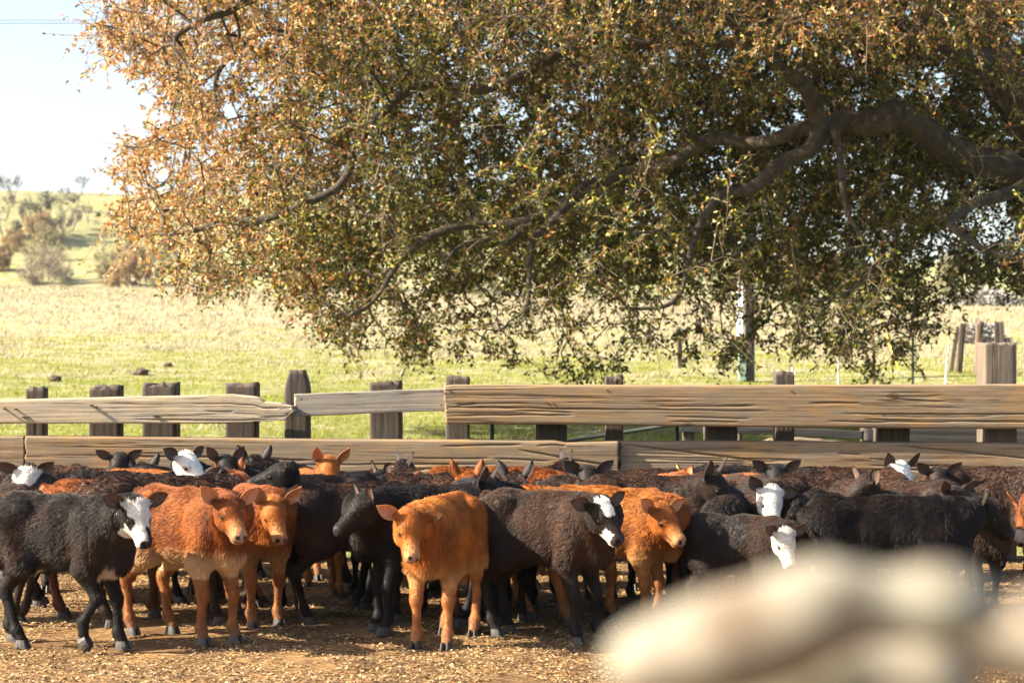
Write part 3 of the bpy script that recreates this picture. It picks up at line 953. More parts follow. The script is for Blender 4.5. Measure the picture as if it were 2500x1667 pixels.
def hoof_mesh():
    bm = bmesh.new()
    for sy in (-1, 1):
        prof = [(0.000, 1.15), (0.022, 1.0), (0.046, .82)]
        rings = []
        for z, sc in prof:
            ring = []
            for t in np.linspace(0, 2 * np.pi, 10, endpoint=False):
                x = math.cos(t) * 0.034 * sc + (0.014 if math.cos(t) > 0 else 0) * (1 - z * 14) * max(0, math.cos(t)) + 0.008
                y = math.sin(t) * 0.0155 * sc + sy * 0.0175 * (1 if sc > .9 else .9)
                ring.append(bm.verts.new((x, y, z)))
            rings.append(ring)
        for r0, r1 in zip(rings, rings[1:]):
            for i in range(10): bm.faces.new((r0[i], r0[(i + 1) % 10], r1[(i + 1) % 10], r1[i]))
        bm.faces.new(rings[0][::-1]); bm.faces.new(rings[-1])
    me = bpy.data.meshes.new('hoof'); bm.to_mesh(me); bm.free()
    me.materials.append(M['hoof'])
    return me


def eye_mesh():
    bm = bmesh.new(); bmesh.ops.create_uvsphere(bm, u_segments=14, v_segments=10, radius=0.0205)
    for f in bm.faces: f.smooth = True
    me = bpy.data.meshes.new('eye'); bm.to_mesh(me); bm.free(); me.materials.append(M['eye']); return me


HS = .90      # calf heads are small against the body
HOOF, EYE = hoof_mesh(), eye_mesh()


def rotz(p, a):
    c, s = math.cos(a), math.sin(a)
    return np.array([p[0] * c - p[1] * s, p[0] * s + p[1] * c, p[2]])


def make_calf(label, px, d, hdg, head=None, s=1.0, coat='black', face=None, legs=None, seed=1, fur=9000, h=0.016, curl=0.3, ears=(0, 0), feet=True,
              lx=1.0, nose=None, marks=(), furlen=1.0, spec=None, hoofs=True):
    r = np.random.default_rng(seed * 7 + 3)
    base = W(px, 900, d)
    root = empty('calf', (base.x, d, 0.012), math.radians(hdg))
    root.location.z = 0.014
    tag(root, label, 'calf', 'calves crowded along the corral fence')
    H = math.radians(hdg)
    S = s
    # ---------------- pose in local metres
    neck0 = np.array([.27 * lx, 0, .70])
    if head is None:
        head = dict(yaw=hdg + r.uniform(-10, 10), pitch=-38)
        hp = np.array([.27 * lx + .36, 0, .72]) 
        hp[2] += head.get('dz', 0)
        loc = True
        yaw = math.radians(head['yaw'] - hdg)
    else:
        loc = False
        yaw = math.radians(head['yaw'] - hdg)
    pit = math.radians(head['pitch']); roll = math.radians(head.get('roll', 0))
    f = np.array([math.cos(pit) * math.cos(yaw), math.cos(pit) * math.sin(yaw), math.sin(pit)])
    side = np.cross(f, [0, 0, 1.0]); side /= np.linalg.norm(side)      # the calf's right
    up = np.cross(side, f)
    side, up = side * math.cos(roll) + up * math.sin(roll), up * math.cos(roll) - side * math.sin(roll)
    if not loc:
        # head centre lies on the sight line of its pixel, at neck's length from the withers
        nb = np.array([*(rotz(neck0 * S, H) + np.array([base.x, d, 0]))])
        best = None
        reach = head.get('reach', .38) * S
        fw = rotz(f, H)
        for dd in np.arange(d - 1.3, d + 1.3, 0.01):
            hc = np.array(W(head['px'], head['py'], dd))
            poll = hc - fw * .13 * S * HS
            e = abs(np.linalg.norm(poll - nb) - reach) 
            # prefer the solution in front of the shoulders
            ahead = (poll - nb) @ rotz(np.array([1.0, 0, 0]), H)
            e += 0.15 * max(0, .12 - ahead)
            if best is None or e < best[0]: best = (e, poll, dd)
        if head.get('d'):
            hc = np.array(W(head['px'], head['py'], head['d'])); best = (0, hc - fw * .13 * S * HS, head['d'])
        if best[0] > 0.12: print('REACH', label[:40], round(best[0], 2), 'd', round(best[2], 2))
        pl = best[1] - np.array([base.x, d, 0])
        hp = rotz(pl, -H) / S
    # ---------------- field
    lo = [min(-.62 * lx, hp[0] - .42), min(-.30, hp[1] - .42), -.02]
    hi = [max(.52 * lx, hp[0] + .42), max(.30, hp[1] + .42), max(1.0, hp[2] + .22)]
    F = Field(lo, hi, h / S)
    X = lambda x: x * lx
    F.ell((X(.10), 0, .655), (.31 * lx, .138, .208), .05)
    F.ell((X(-.10), 0, .645), (.28 * lx, .150, .190), .06)
    F.ell((X(-.30), 0, .72), (.175, .122, .150), .06)
    for sy in (-1, 1):
        F.ell((X(.25), sy * .070, .64), (.125, .085, .20), .05)
        F.ell((X(-.22), sy * .115, .812), (.05, .03, .035), .05)
        F.ell((X(-.43), sy * .055, .76), (.04, .03, .05), .05)
    F.cap((X(.27), 0, .83), (X(.0), 0, .822), .035, .035, .07)
    F.cap((X(.0), 0, .822), (X(-.33), 0, .835), .035, .035, .07)
    F.ell((X(.37), 0, .57), (.09, .085, .13), .06)
    # legs
    LG = legs or {}
    hoofs_at = []
    for name, fx, sy in (('fl', .255, 1), ('fr', .255, -1)):
        sw = LG.get(name, r.uniform(-.05, .05)); lift = LG.get(name + '_lift', 0.0)
        sx = X(fx)
        el = np.array([sx - .035, sy * .105, .47])
        kn = np.array([sx + .01 + sw * .55 + lift * .5, sy * .098, .285 + lift * .25])
        ft = np.array([sx + sw * .9 - lift * .35, sy * .094, .095 + lift * .75])
        hf = np.array([sx + .025 + sw - lift * .55, sy * .094, .045 + lift * .55])
        F.cap((sx + .03, sy * .09, .64), el, .085, .066, .05)
        F.cap(el, kn, .058, .033, .04)
        F.ell(kn, (.039, .036, .045), .02)
        F.cap(kn, ft, .0285, .0235, .02)
        F.ell(ft, (.034, .033, .035), .02)
        F.cap(ft, hf, .027, .031, .02)
        hoofs_at.append((hf, lift))
    for name, fx, sy in (('bl', -.30, 1), ('br', -.30, -1)):
        sw = LG.get(name, r.uniform(-.05, .05)); lift = LG.get(name + '_lift', 0.0)
        sx = X(fx)
        st = np.array([sx + .075 + sw * .3, sy * .115, .50])
        hk = np.array([sx - .105 + sw * .7, sy * .105, .335 + lift * .5])
        ft = np.array([sx - .055 + sw * .95, sy * .10, .10 + lift])
        hf = np.array([sx - .02 + sw, sy * .10, .045 + lift])
        F.cap((sx - .01, sy * .075, .72), st, .120, .082, .06)
        F.cap((sx - .08, sy * .075, .70), (sx - .05, sy * .1, .52), .085, .06, .06)
        F.cap(st, hk, .070, .032, .05)
        F.cap(hk + [-.012, 0, .02], hk + [-.004, 0, -.03], .034, .034, .02)
        F.cap(hk, ft, .030, .0245, .02)
        F.ell(ft, (.034, .034, .036), .02)
        F.cap(ft, hf, .027, .032, .02)
        hoofs_at.append((hf, 0))
    # tail
    tw = r.uniform(-.05, .05)
    F.cap((X(-.46), 0, .83), (X(-.515), tw * .4, .72), .030, .022, .03)
    F.cap((X(-.515), tw * .4, .72), (X(-.51), tw, .50), .021, .017, .02)
    F.cap((X(-.51), tw, .50), (X(-.49), tw * 1.3, .33), .019, .026, .02)
    # neck
    n0 = np.array([X(.24), 0, .685]); n3 = hp - f * .0 + up * -.03
    n1 = n0 + (np.array([.16, 0, .06])); 
    mid = (n1 * .45 + n3 * .55) + np.array([0.0, 0, -.005])
    F.cap(n0, n1 * .6 + mid * .4, .140, .112, .06)
    F.cap(n1 * .6 + mid * .4, mid, .108, .086, .05)
    F.cap(mid, n3, .084, .066, .05)
    F.cap(np.array([X(.26), 0, .81]), hp + up * .02 - f * .02, .050, .042, .06)      # crest
    F.cap(np.array([X(.36), 0, .53]), mid - np.array([0, 0, .05]), .068, .045, .06)  # dewlap line
    Bh = np.array([f, side, up])
    hpt = lambda a, b, c: hp + (f * a + side * b + up * c) * HS
    hell = lambda c, r, k, B, **kw: F.ell(c, tuple(q * HS for q in r), k, B, **kw)
    hcap = lambda a, b, ra, rb, k: F.cap(a, b, ra * HS, rb * HS, k)
    hell(hpt(.045, 0, .0), (.095, .078, .078), .03, Bh)
    hell(hpt(.01, 0, .035), (.05, .048, .045), .03, Bh)          # poll
    hcap(hpt(.06, 0, .002), hpt(.230, 0, -.016), .069, .044, .03)
    hcap(hpt(.06, 0, -.062), hpt(.218, 0, -.05), .052, .032, .03)
    hell(hpt(.252, 0, -.022), (.038, .051, .041), .02, Bh)
    hell(hpt(.238, 0, -.056), (.038, .038, .023), .015, Bh)
    for sb in (-1, 1):
        hell(hpt(.088, sb * .060, .022), (.034, .018, .024), .015, Bh)       # brow
        hell(hpt(.075, sb * .050, -.065), (.055, .020, .040), .03, Bh)     # cheek
        hcap(hpt(.0, sb * .05, .02), hpt(-.01, sb * .095, .022), .030, .022, .02)
        hell(hpt(.279, sb * .028, -.006), (.015, .013, .010), .006, Bh, sub=True)
    V, Q = surface_nets(F.F, F.org, F.h)
    # relax the stair steps of the grid
    nb = np.zeros_like(V); ct = np.zeros(len(V))
    for _ in range(3):
        nb[:] = 0; ct[:] = 0
        for a_i, b_i in ((0, 1), (1, 2), (2, 3), (3, 0)):
            np.add.at(nb, Q[:, a_i], V[Q[:, b_i]]); np.add.at(nb, Q[:, b_i], V[Q[:, a_i]])
            np.add.at(ct, Q[:, a_i], 1); np.add.at(ct, Q[:, b_i], 1)
        V = V * .45 + nb / ct[:, None] * .55
    # folds and clumps of the coat
    fn_ = np.cross(V[Q[:, 2]] - V[Q[:, 0]], V[Q[:, 3]] - V[Q[:, 1]])
    vn_ = np.zeros_like(V)
    for q_i in range(4): np.add.at(vn_, Q[:, q_i], fn_)
    vn_ /= np.maximum(np.linalg.norm(vn_, axis=1, keepdims=True), 1e-12)
    trunk_w = np.clip((V[:, 2] - .40) / .08, 0, 1) * np.clip((np.linalg.norm(V - hp - f * .1, axis=1) - .17) / .06, 0, 1)
    clump = fbm(V * np.array([17, 17, 9]) + seed, 3, seed + 20)
    fold = fbm(V * np.array([7, 5, 3]) + seed, 2, seed + 21)
    V = V + vn_ * ((.002 + .006 * curl) * (1 if h < .014 else .55) * clump + .010 * fold)[:, None] * trunk_w[:, None]
    # ---------------- colour at any point
    cb, cf, cl, cg = [np.array(c) for c in COATS[coat]]
    tone = r.uniform(.85, 1.15)

    def shade(P):
        P = np.asarray(P)
        hx = (P - hp) @ Bh.T / HS                      # head coordinates a, b, c
        rag = fbm(P * 55 + seed, 3, seed + 9)
        a, b, c = hx[:, 0] + .020 * rag, hx[:, 1] + .016 * np.roll(rag, 7) * 0 + .014 * rag * np.sign(hx[:, 1]), hx[:, 2] - .014 * rag
        ishead = (np.linalg.norm(hx - [.10, 0, -.01], axis=1) < .20) & (a > -.05)
        n = fbm(P * np.array([4, 6, 5]) + seed * 3.1, 4, seed)
        n2 = fbm(P * 14 + seed, 3, seed + 4)
        wf = np.clip((n + .05) * 3, 0, 1)[:, None]
        col = cb * (1 - wf) + cf * wf
        low = np.clip((.54 - P[:, 2]) / .10, 0, 1)[:, None] * (np.abs(P[:, 0]) < .5)[:, None]
        col = col * (1 - low) + cl * low
        leg = np.clip((.44 - P[:, 2]) / .12, 0, 1)[:, None]
        col = col * (1 - leg) + cg * leg
        n3 = fbm(P * np.array([34, 34, 20]) + seed, 2, seed + 8)
        col = col * np.exp(.45 * n2 + .28 * n3)[:, None]
        if coat in ('red', 'orange'):
            foot = np.clip((.13 - P[:, 2]) / .05, 0, 1)[:, None]
            col = col * (1 - foot * .55) + np.array([.20, .10, .05]) * foot * .55
        # head: a bit darker on the forehead for dark coats
        if coat in ('red', 'orange'):
            mz = np.clip((a - .15) / .09, 0, 1)[:, None] * ishead[:, None]
            col = col * (1 - .6 * mz) + np.array([.56, .30, .13]) * .6 * mz
        elif coat in ('black', 'curly', 'brownblack', 'brown'):
            hd = ishead[:, None] * 0.6
            col = col * (1 - hd) + np.array([.012, .009, .008]) * hd
        white = np.array([.68, .63, .56])
        if face == 'white':
            w = ishead & (a > -.035 + .02 * n2) & (c > -.095) & (np.abs(b) < .125)
            col[w] = white * (1 + .12 * n2[w][:, None] - .12 * np.clip(n3[w][:, None] * 2, 0, 1))
        if face == 'patched':        # white face, dark eye patches and a dark patch beside the nostril
            w = ishead & (a > -.01 + .03 * n2) & (np.abs(b) < .125)
            col[w] = white * (1 + .06 * n2[w][:, None])
            for sb in (-1, 1):
                e = ishead & (np.hypot(a - .115, (c - .0) * 1.0) < .042 + .01 * n2) & (b * sb > .028)
                e |= ishead & (a < .10) & (a > -.02) & (c < .03) & (b * sb > .048)
                col[e] = np.array([.02, .016, .015])
            e = ishead & (a > .175) & (a < .28) & (b < -.004) & (c > -.042)
            e2 = ishead & (a > .19) & (b > .004) & (c > -.05)
            col[e if face_side > 0 else e2] = np.array([.02, .016, .015])
        if face == 'blaze':
            e = ishead & (c > .0) & (a < .115 + .02 * n2) & (a > -.03) & (np.abs(b) < .046 - .25 * np.maximum(a - .05, 0))
            col[e] = white
            for sb in (-1, 1):
                e = ishead & (b * sb > .012) & (a > .165 + .02 * n2) & (a < .232) & (c < .006) & (c > -.055)
                col[e] = white
            e = ishead & (a > .14) & (c < -.055)
            col[e] = white * .9
        if face == 'muzzlewhite':
            e = ishead & (a > .17 + .02 * n2)
            col[e] = white * .9
        for mk in marks:
            kind = mk[0]
            if kind == 'chest':
                e = (P[:, 0] > X(.14)) & (P[:, 0] < X(.40)) & (P[:, 2] < .49 + .05 * n + .03 * n2) & (P[:, 2] > .40) & (np.abs(P[:, 1]) < .10)
                col[e] = np.array([.62, .46, .38])
            if kind == 'navel':
                e = (np.abs(P[:, 0] + .12) < .045) & (P[:, 2] < .475 + .02 * n) & (np.abs(P[:, 1]) < .10)
                col[e] = np.array([.50, .42, .36])
            if kind == 'creambelly':
                e = np.clip((.56 + .03 * n2 - P[:, 2]) / .07, 0, 1) * (P[:, 2] > .38)
                col = col * (1 - .75 * e[:, None]) + np.array([.66, .46, .26]) * .75 * e[:, None]
        # bare nose pad, nostrils, mouth line, eye rims
        dark = face in ('white', 'patched', 'blaze') or coat not in ('red', 'orange', 'redbrown')
        np_ = ishead & (a > .262) & (c > -.050)
        pad = np.array(nose) if nose is not None else (np.array([.035, .028, .028]) if dark else np.array([.30, .17, .12]))
        col[np_] = pad
        for sb in (-1, 1):
            e = ishead & (np.linalg.norm(hx - [.280, sb * .028, -.006], axis=1) < .017)
            col[e] = (.012, .008, .007)
            e = ishead & (np.linalg.norm((hx - [.098, sb * .066, .000]) * [1, 1, 1.35], axis=1) < .030)
            col[e] = col[e] * .45 if face not in ('white',) else np.array([.40, .26, .22])
        e = ishead & (np.abs(c + .047) < .0045) & (a > .15)
        col[e] = col[e] * .25
        return np.clip(col * tone, .004, .85), ishead, hx

    face_side = 1
    V2 = V
    col, ish, hx = shade(V2)
    verts = [V2]; faces = [Q]; cols = [col]
    # ---------------- ears: cupped leaves grown into the head
    off = len(V2)
    ear_pts = []
    for k, sb in enumerate((-1, 1)):
        up_a = ears[k] if isinstance(ears, (tuple, list)) else ears     # degrees raised above level
        ea = math.radians(up_a + 12)
        dirv = side * sb * math.cos(ea) * .94 + up * math.sin(ea) - f * .26
        dirv /= np.linalg.norm(dirv)
        fh = np.array([f[0], f[1], 0.0]); fh /= max(np.linalg.norm(fh), 1e-6)
        face_n = fh * .85 + f * .25 + side * sb * .45 * math.sin(ea)
        wv = np.cross(dirv, face_n); wv /= np.linalg.norm(wv)
        nn = np.cross(wv, dirv); nn /= np.linalg.norm(nn)
        if nn @ f < 0: nn = -nn
        rootp = hp + (side * sb * .082 + up * .022 - f * .008) * HS
        nt_, nw_ = 10, 9
        Lr, Wr = .150, .044
        t = np.linspace(0, 1, nt_)[:, None]; j = np.linspace(-1, 1, nw_)[None, :]
        wid = Wr * (np.sin(np.pi * np.clip(t * .88 + .12, 0, 1) ** 1.0) ** .85) + .002
        dep = .023 * (1 - j * j) * (1 - .45 * t) - .012 * t * (1 - t)
        G = rootp + dirv * (t * Lr)[..., None] * 1.0 + wv * (wid * j * (1 - .10 * t))[..., None] - nn * dep[..., None] + up * (-.020 * t ** 2 * (1 - up_a / 60.))[..., None] + 0 * j[..., None]
        G = np.broadcast_to(G, (nt_, nw_, 3)).copy()
        th = .0055 * (1 - .6 * np.abs(j)) + 0 * t
        inner = (G + nn * th[..., None] * .5).reshape(-1, 3)
        outer = (G - nn * th[..., None] * .9).reshape(-1, 3)
        gf = grid_faces(nt_, nw_)
        m_ = nt_ * nw_
        fi = gf + off; fo = gf[:, ::-1] + off + m_
        rim = [i * nw_ for i in range(nt_)] + [(nt_ - 1) * nw_ + jj for jj in range(1, nw_)] + [i * nw_ + nw_ - 1 for i in range(nt_ - 2, -1, -1)]
        rim = np.array(rim)
        fr = np.stack([rim[:-1] + off, rim[1:] + off, rim[1:] + off + m_, rim[:-1] + off + m_], -1)
        # winding so that the inner face looks along +nn
        v0, v1, v2 = inner[gf[0][0]], inner[gf[0][1]], inner[gf[0][2]]
        if np.cross(v1 - v0, v2 - v0) @ nn < 0: fi = fi[:, ::-1]; fo = fo[:, ::-1]; fr = fr[:, ::-1]
        verts += [inner, outer]; faces += [fi, fo, fr]
        red = coat in ('red', 'orange', 'redbrown')
        ci = np.array([.48, .20, .11]) if red else np.array([.10, .065, .05])
        co = (cb * .8 if red else np.array([.026, .02, .018])) * np.ones(3)
        ed = np.abs(j) ** 4 + t ** 8
        ed = np.clip(ed, 0, 1)[..., None] * np.ones((nt_, nw_, 1))
        edge_c = np.array([.60, .30, .10]) if red else np.array([.09, .055, .035])
        Ci = ci * (1 - ed * .8) + edge_c * ed * .8
        cols += [Ci.reshape(-1, 3), np.broadcast_to(co, (m_, 3)).copy()]
        off += 2 * m_
    Vall = np.concatenate(verts); Call = np.concatenate(cols)
    me = mesh_np('body', Vall * S, faces, True, Call)
    body = put('body', me, M['skin'], root)
    for sb in (-1, 1):
        e = put('eye', EYE, None, root)
        e.location = Vector(hpt(.098, sb * .0585, .002) * S); e.scale = (S * .92,) * 3
    if hoofs:
        for hf, lift in hoofs_at:
            o = put('hoof', HOOF, None, root)
            o.location = Vector((hf[0] * S - .008, hf[1] * S, max(0, hf[2] * S - .050)))
            o.scale = (S * 1.05,) * 3
            if lift: o.rotation_euler = (0, math.radians(55), 0)
    # ---------------- fur
    if fur:
        tri = np.concatenate([Q[:, [0, 1, 2]], Q[:, [0, 2, 3]]])
        p0, p1, p2 = V2[tri[:, 0]], V2[tri[:, 1]], V2[tri[:, 2]]
        cr = np.cross(p1 - p0, p2 - p0); ar = np.linalg.norm(cr, axis=1)
        cen = (p0 + p1 + p2) / 3
        wgt = ar * np.where(cen[:, 2] < .40, .9, 1.0) * np.where(np.linalg.norm(cen - hp, axis=1) < .3, 1.5, 1.0)
        # only where the strands can be seen, to spare memory: not the belly's underside
        cdf = np.cumsum(wgt); k = np.searchsorted(cdf, r.random(fur) * cdf[-1])
        u, v = r.random(fur), r.random(fur); fl = u + v > 1; u[fl], v[fl] = 1 - u[fl], 1 - v[fl]
        P = p0[k] + (p1 - p0)[k] * u[:, None] + (p2 - p0)[k] * v[:, None]
        nn = cr[k] / np.maximum(ar[k], 1e-9)[:, None]
        c_, ih, hx_ = shade(P)
        good = ~(ih & (hx_[:, 0] > .256)) & (P[:, 2] > .055)
        for sb in (-1, 1):
            good &= ~(ih & (np.linalg.norm(hx_ - [.098, sb * .064, .002], axis=1) < .021))
        P, nn, c_, ih, hx_ = P[good], nn[good], c_[good], ih[good], hx_[good]
        m_ = len(P)
        flow = np.tile([-.85, 0, -.5], (m_, 1))
        legw = (P[:, 2] < .45)
        flow[legw] = [-.1, 0, -1]
        nk = (P[:, 0] > X(.30)) & ~ih
        flow[nk] = np.array([-.3, 0, -.9]) 
        flow[ih] = -f * .9 + up * .1
        curls = fbm(P[:, [0, 1, 2]] * 11 + seed, 2, seed + 1), fbm(P * 11 + 31 + seed, 2, seed + 2), fbm(P * 11 + 57 + seed, 2, seed + 3)
        cv = np.stack(curls, -1) * (.75 * curl + .08)
        cv[ih] *= .35; cv[legw] *= .4
        flow = flow + cv + r.standard_normal((m_, 3)) * .16
        tg = flow - nn * (flow * nn).sum(1, keepdims=True)
        tg /= np.maximum(np.linalg.norm(tg, axis=1, keepdims=True), 1e-6)
        lift_ = np.full(m_, .34) + r.uniform(-.1, .15, m_)
        Ln = np.full(m_, .026) * furlen
        Ln[legw] = .010; Ln[ih] = .009
        tp = ih & (hx_[:, 0] < .03) & (hx_[:, 2] > .02); Ln[tp] = .017; lift_[tp] = .6
        ch = (P[:, 2] < .56) & (P[:, 2] > .40) & (nn[:, 2] < -.2); Ln[ch] *= 1.3
        Ln *= r.uniform(.7, 1.25, m_)
        pts = np.empty((m_, 4, 3))
        for q, (al, bo) in enumerate([(0, -.03), (.33, .5), (.68, .9), (1.0, 1.0)]):
            pts[:, q] = P + tg * (Ln * al)[:, None] + nn * (Ln * lift_ * bo)[:, None] + np.array([0, 0, -.10]) * (Ln * al * al)[:, None]
        thin = np.where(legw | ih, .62, 1.0) * (1.0 if fur > 20000 else 1.35)
        rad = (thin[:, None] * np.array([[.00125, .0011, .0008, .0002]]) * S).ravel()
        cu = bpy.data.hair_curves.new('fur')
        cu.add_curves([4] * m_)
        cu.attributes['position'].data.foreach_set('vector', (pts.reshape(-1, 3) * S).astype(np.float32).ravel())
        ra = cu.attributes.get('radius') or cu.attributes.new('radius', 'FLOAT', 'POINT')
        ra.data.foreach_set('value', rad.astype(np.float32))
        fc = cu.attributes.new('fcol', 'FLOAT_COLOR', 'CURVE')
        c4 = np.ones((m_, 4), np.float32)
        vv = r.uniform(.75, 1.35, (m_, 1))
        c4[:, :3] = np.clip(c_ * vv, 0, .85)
        fc.data.foreach_set('color', c4.ravel())
        cu.materials.append(M['fur'])
        o = bpy.data.objects.new('fur', cu); C.objects.link(o); o.parent = root
        o['kind'] = 'stuff'
    return root


def HD(px, py, yaw, pitch, roll=0, reach=.38, d=None):
    return dict(px=px, py=py, yaw=yaw, pitch=pitch, roll=roll, reach=reach, d=d)


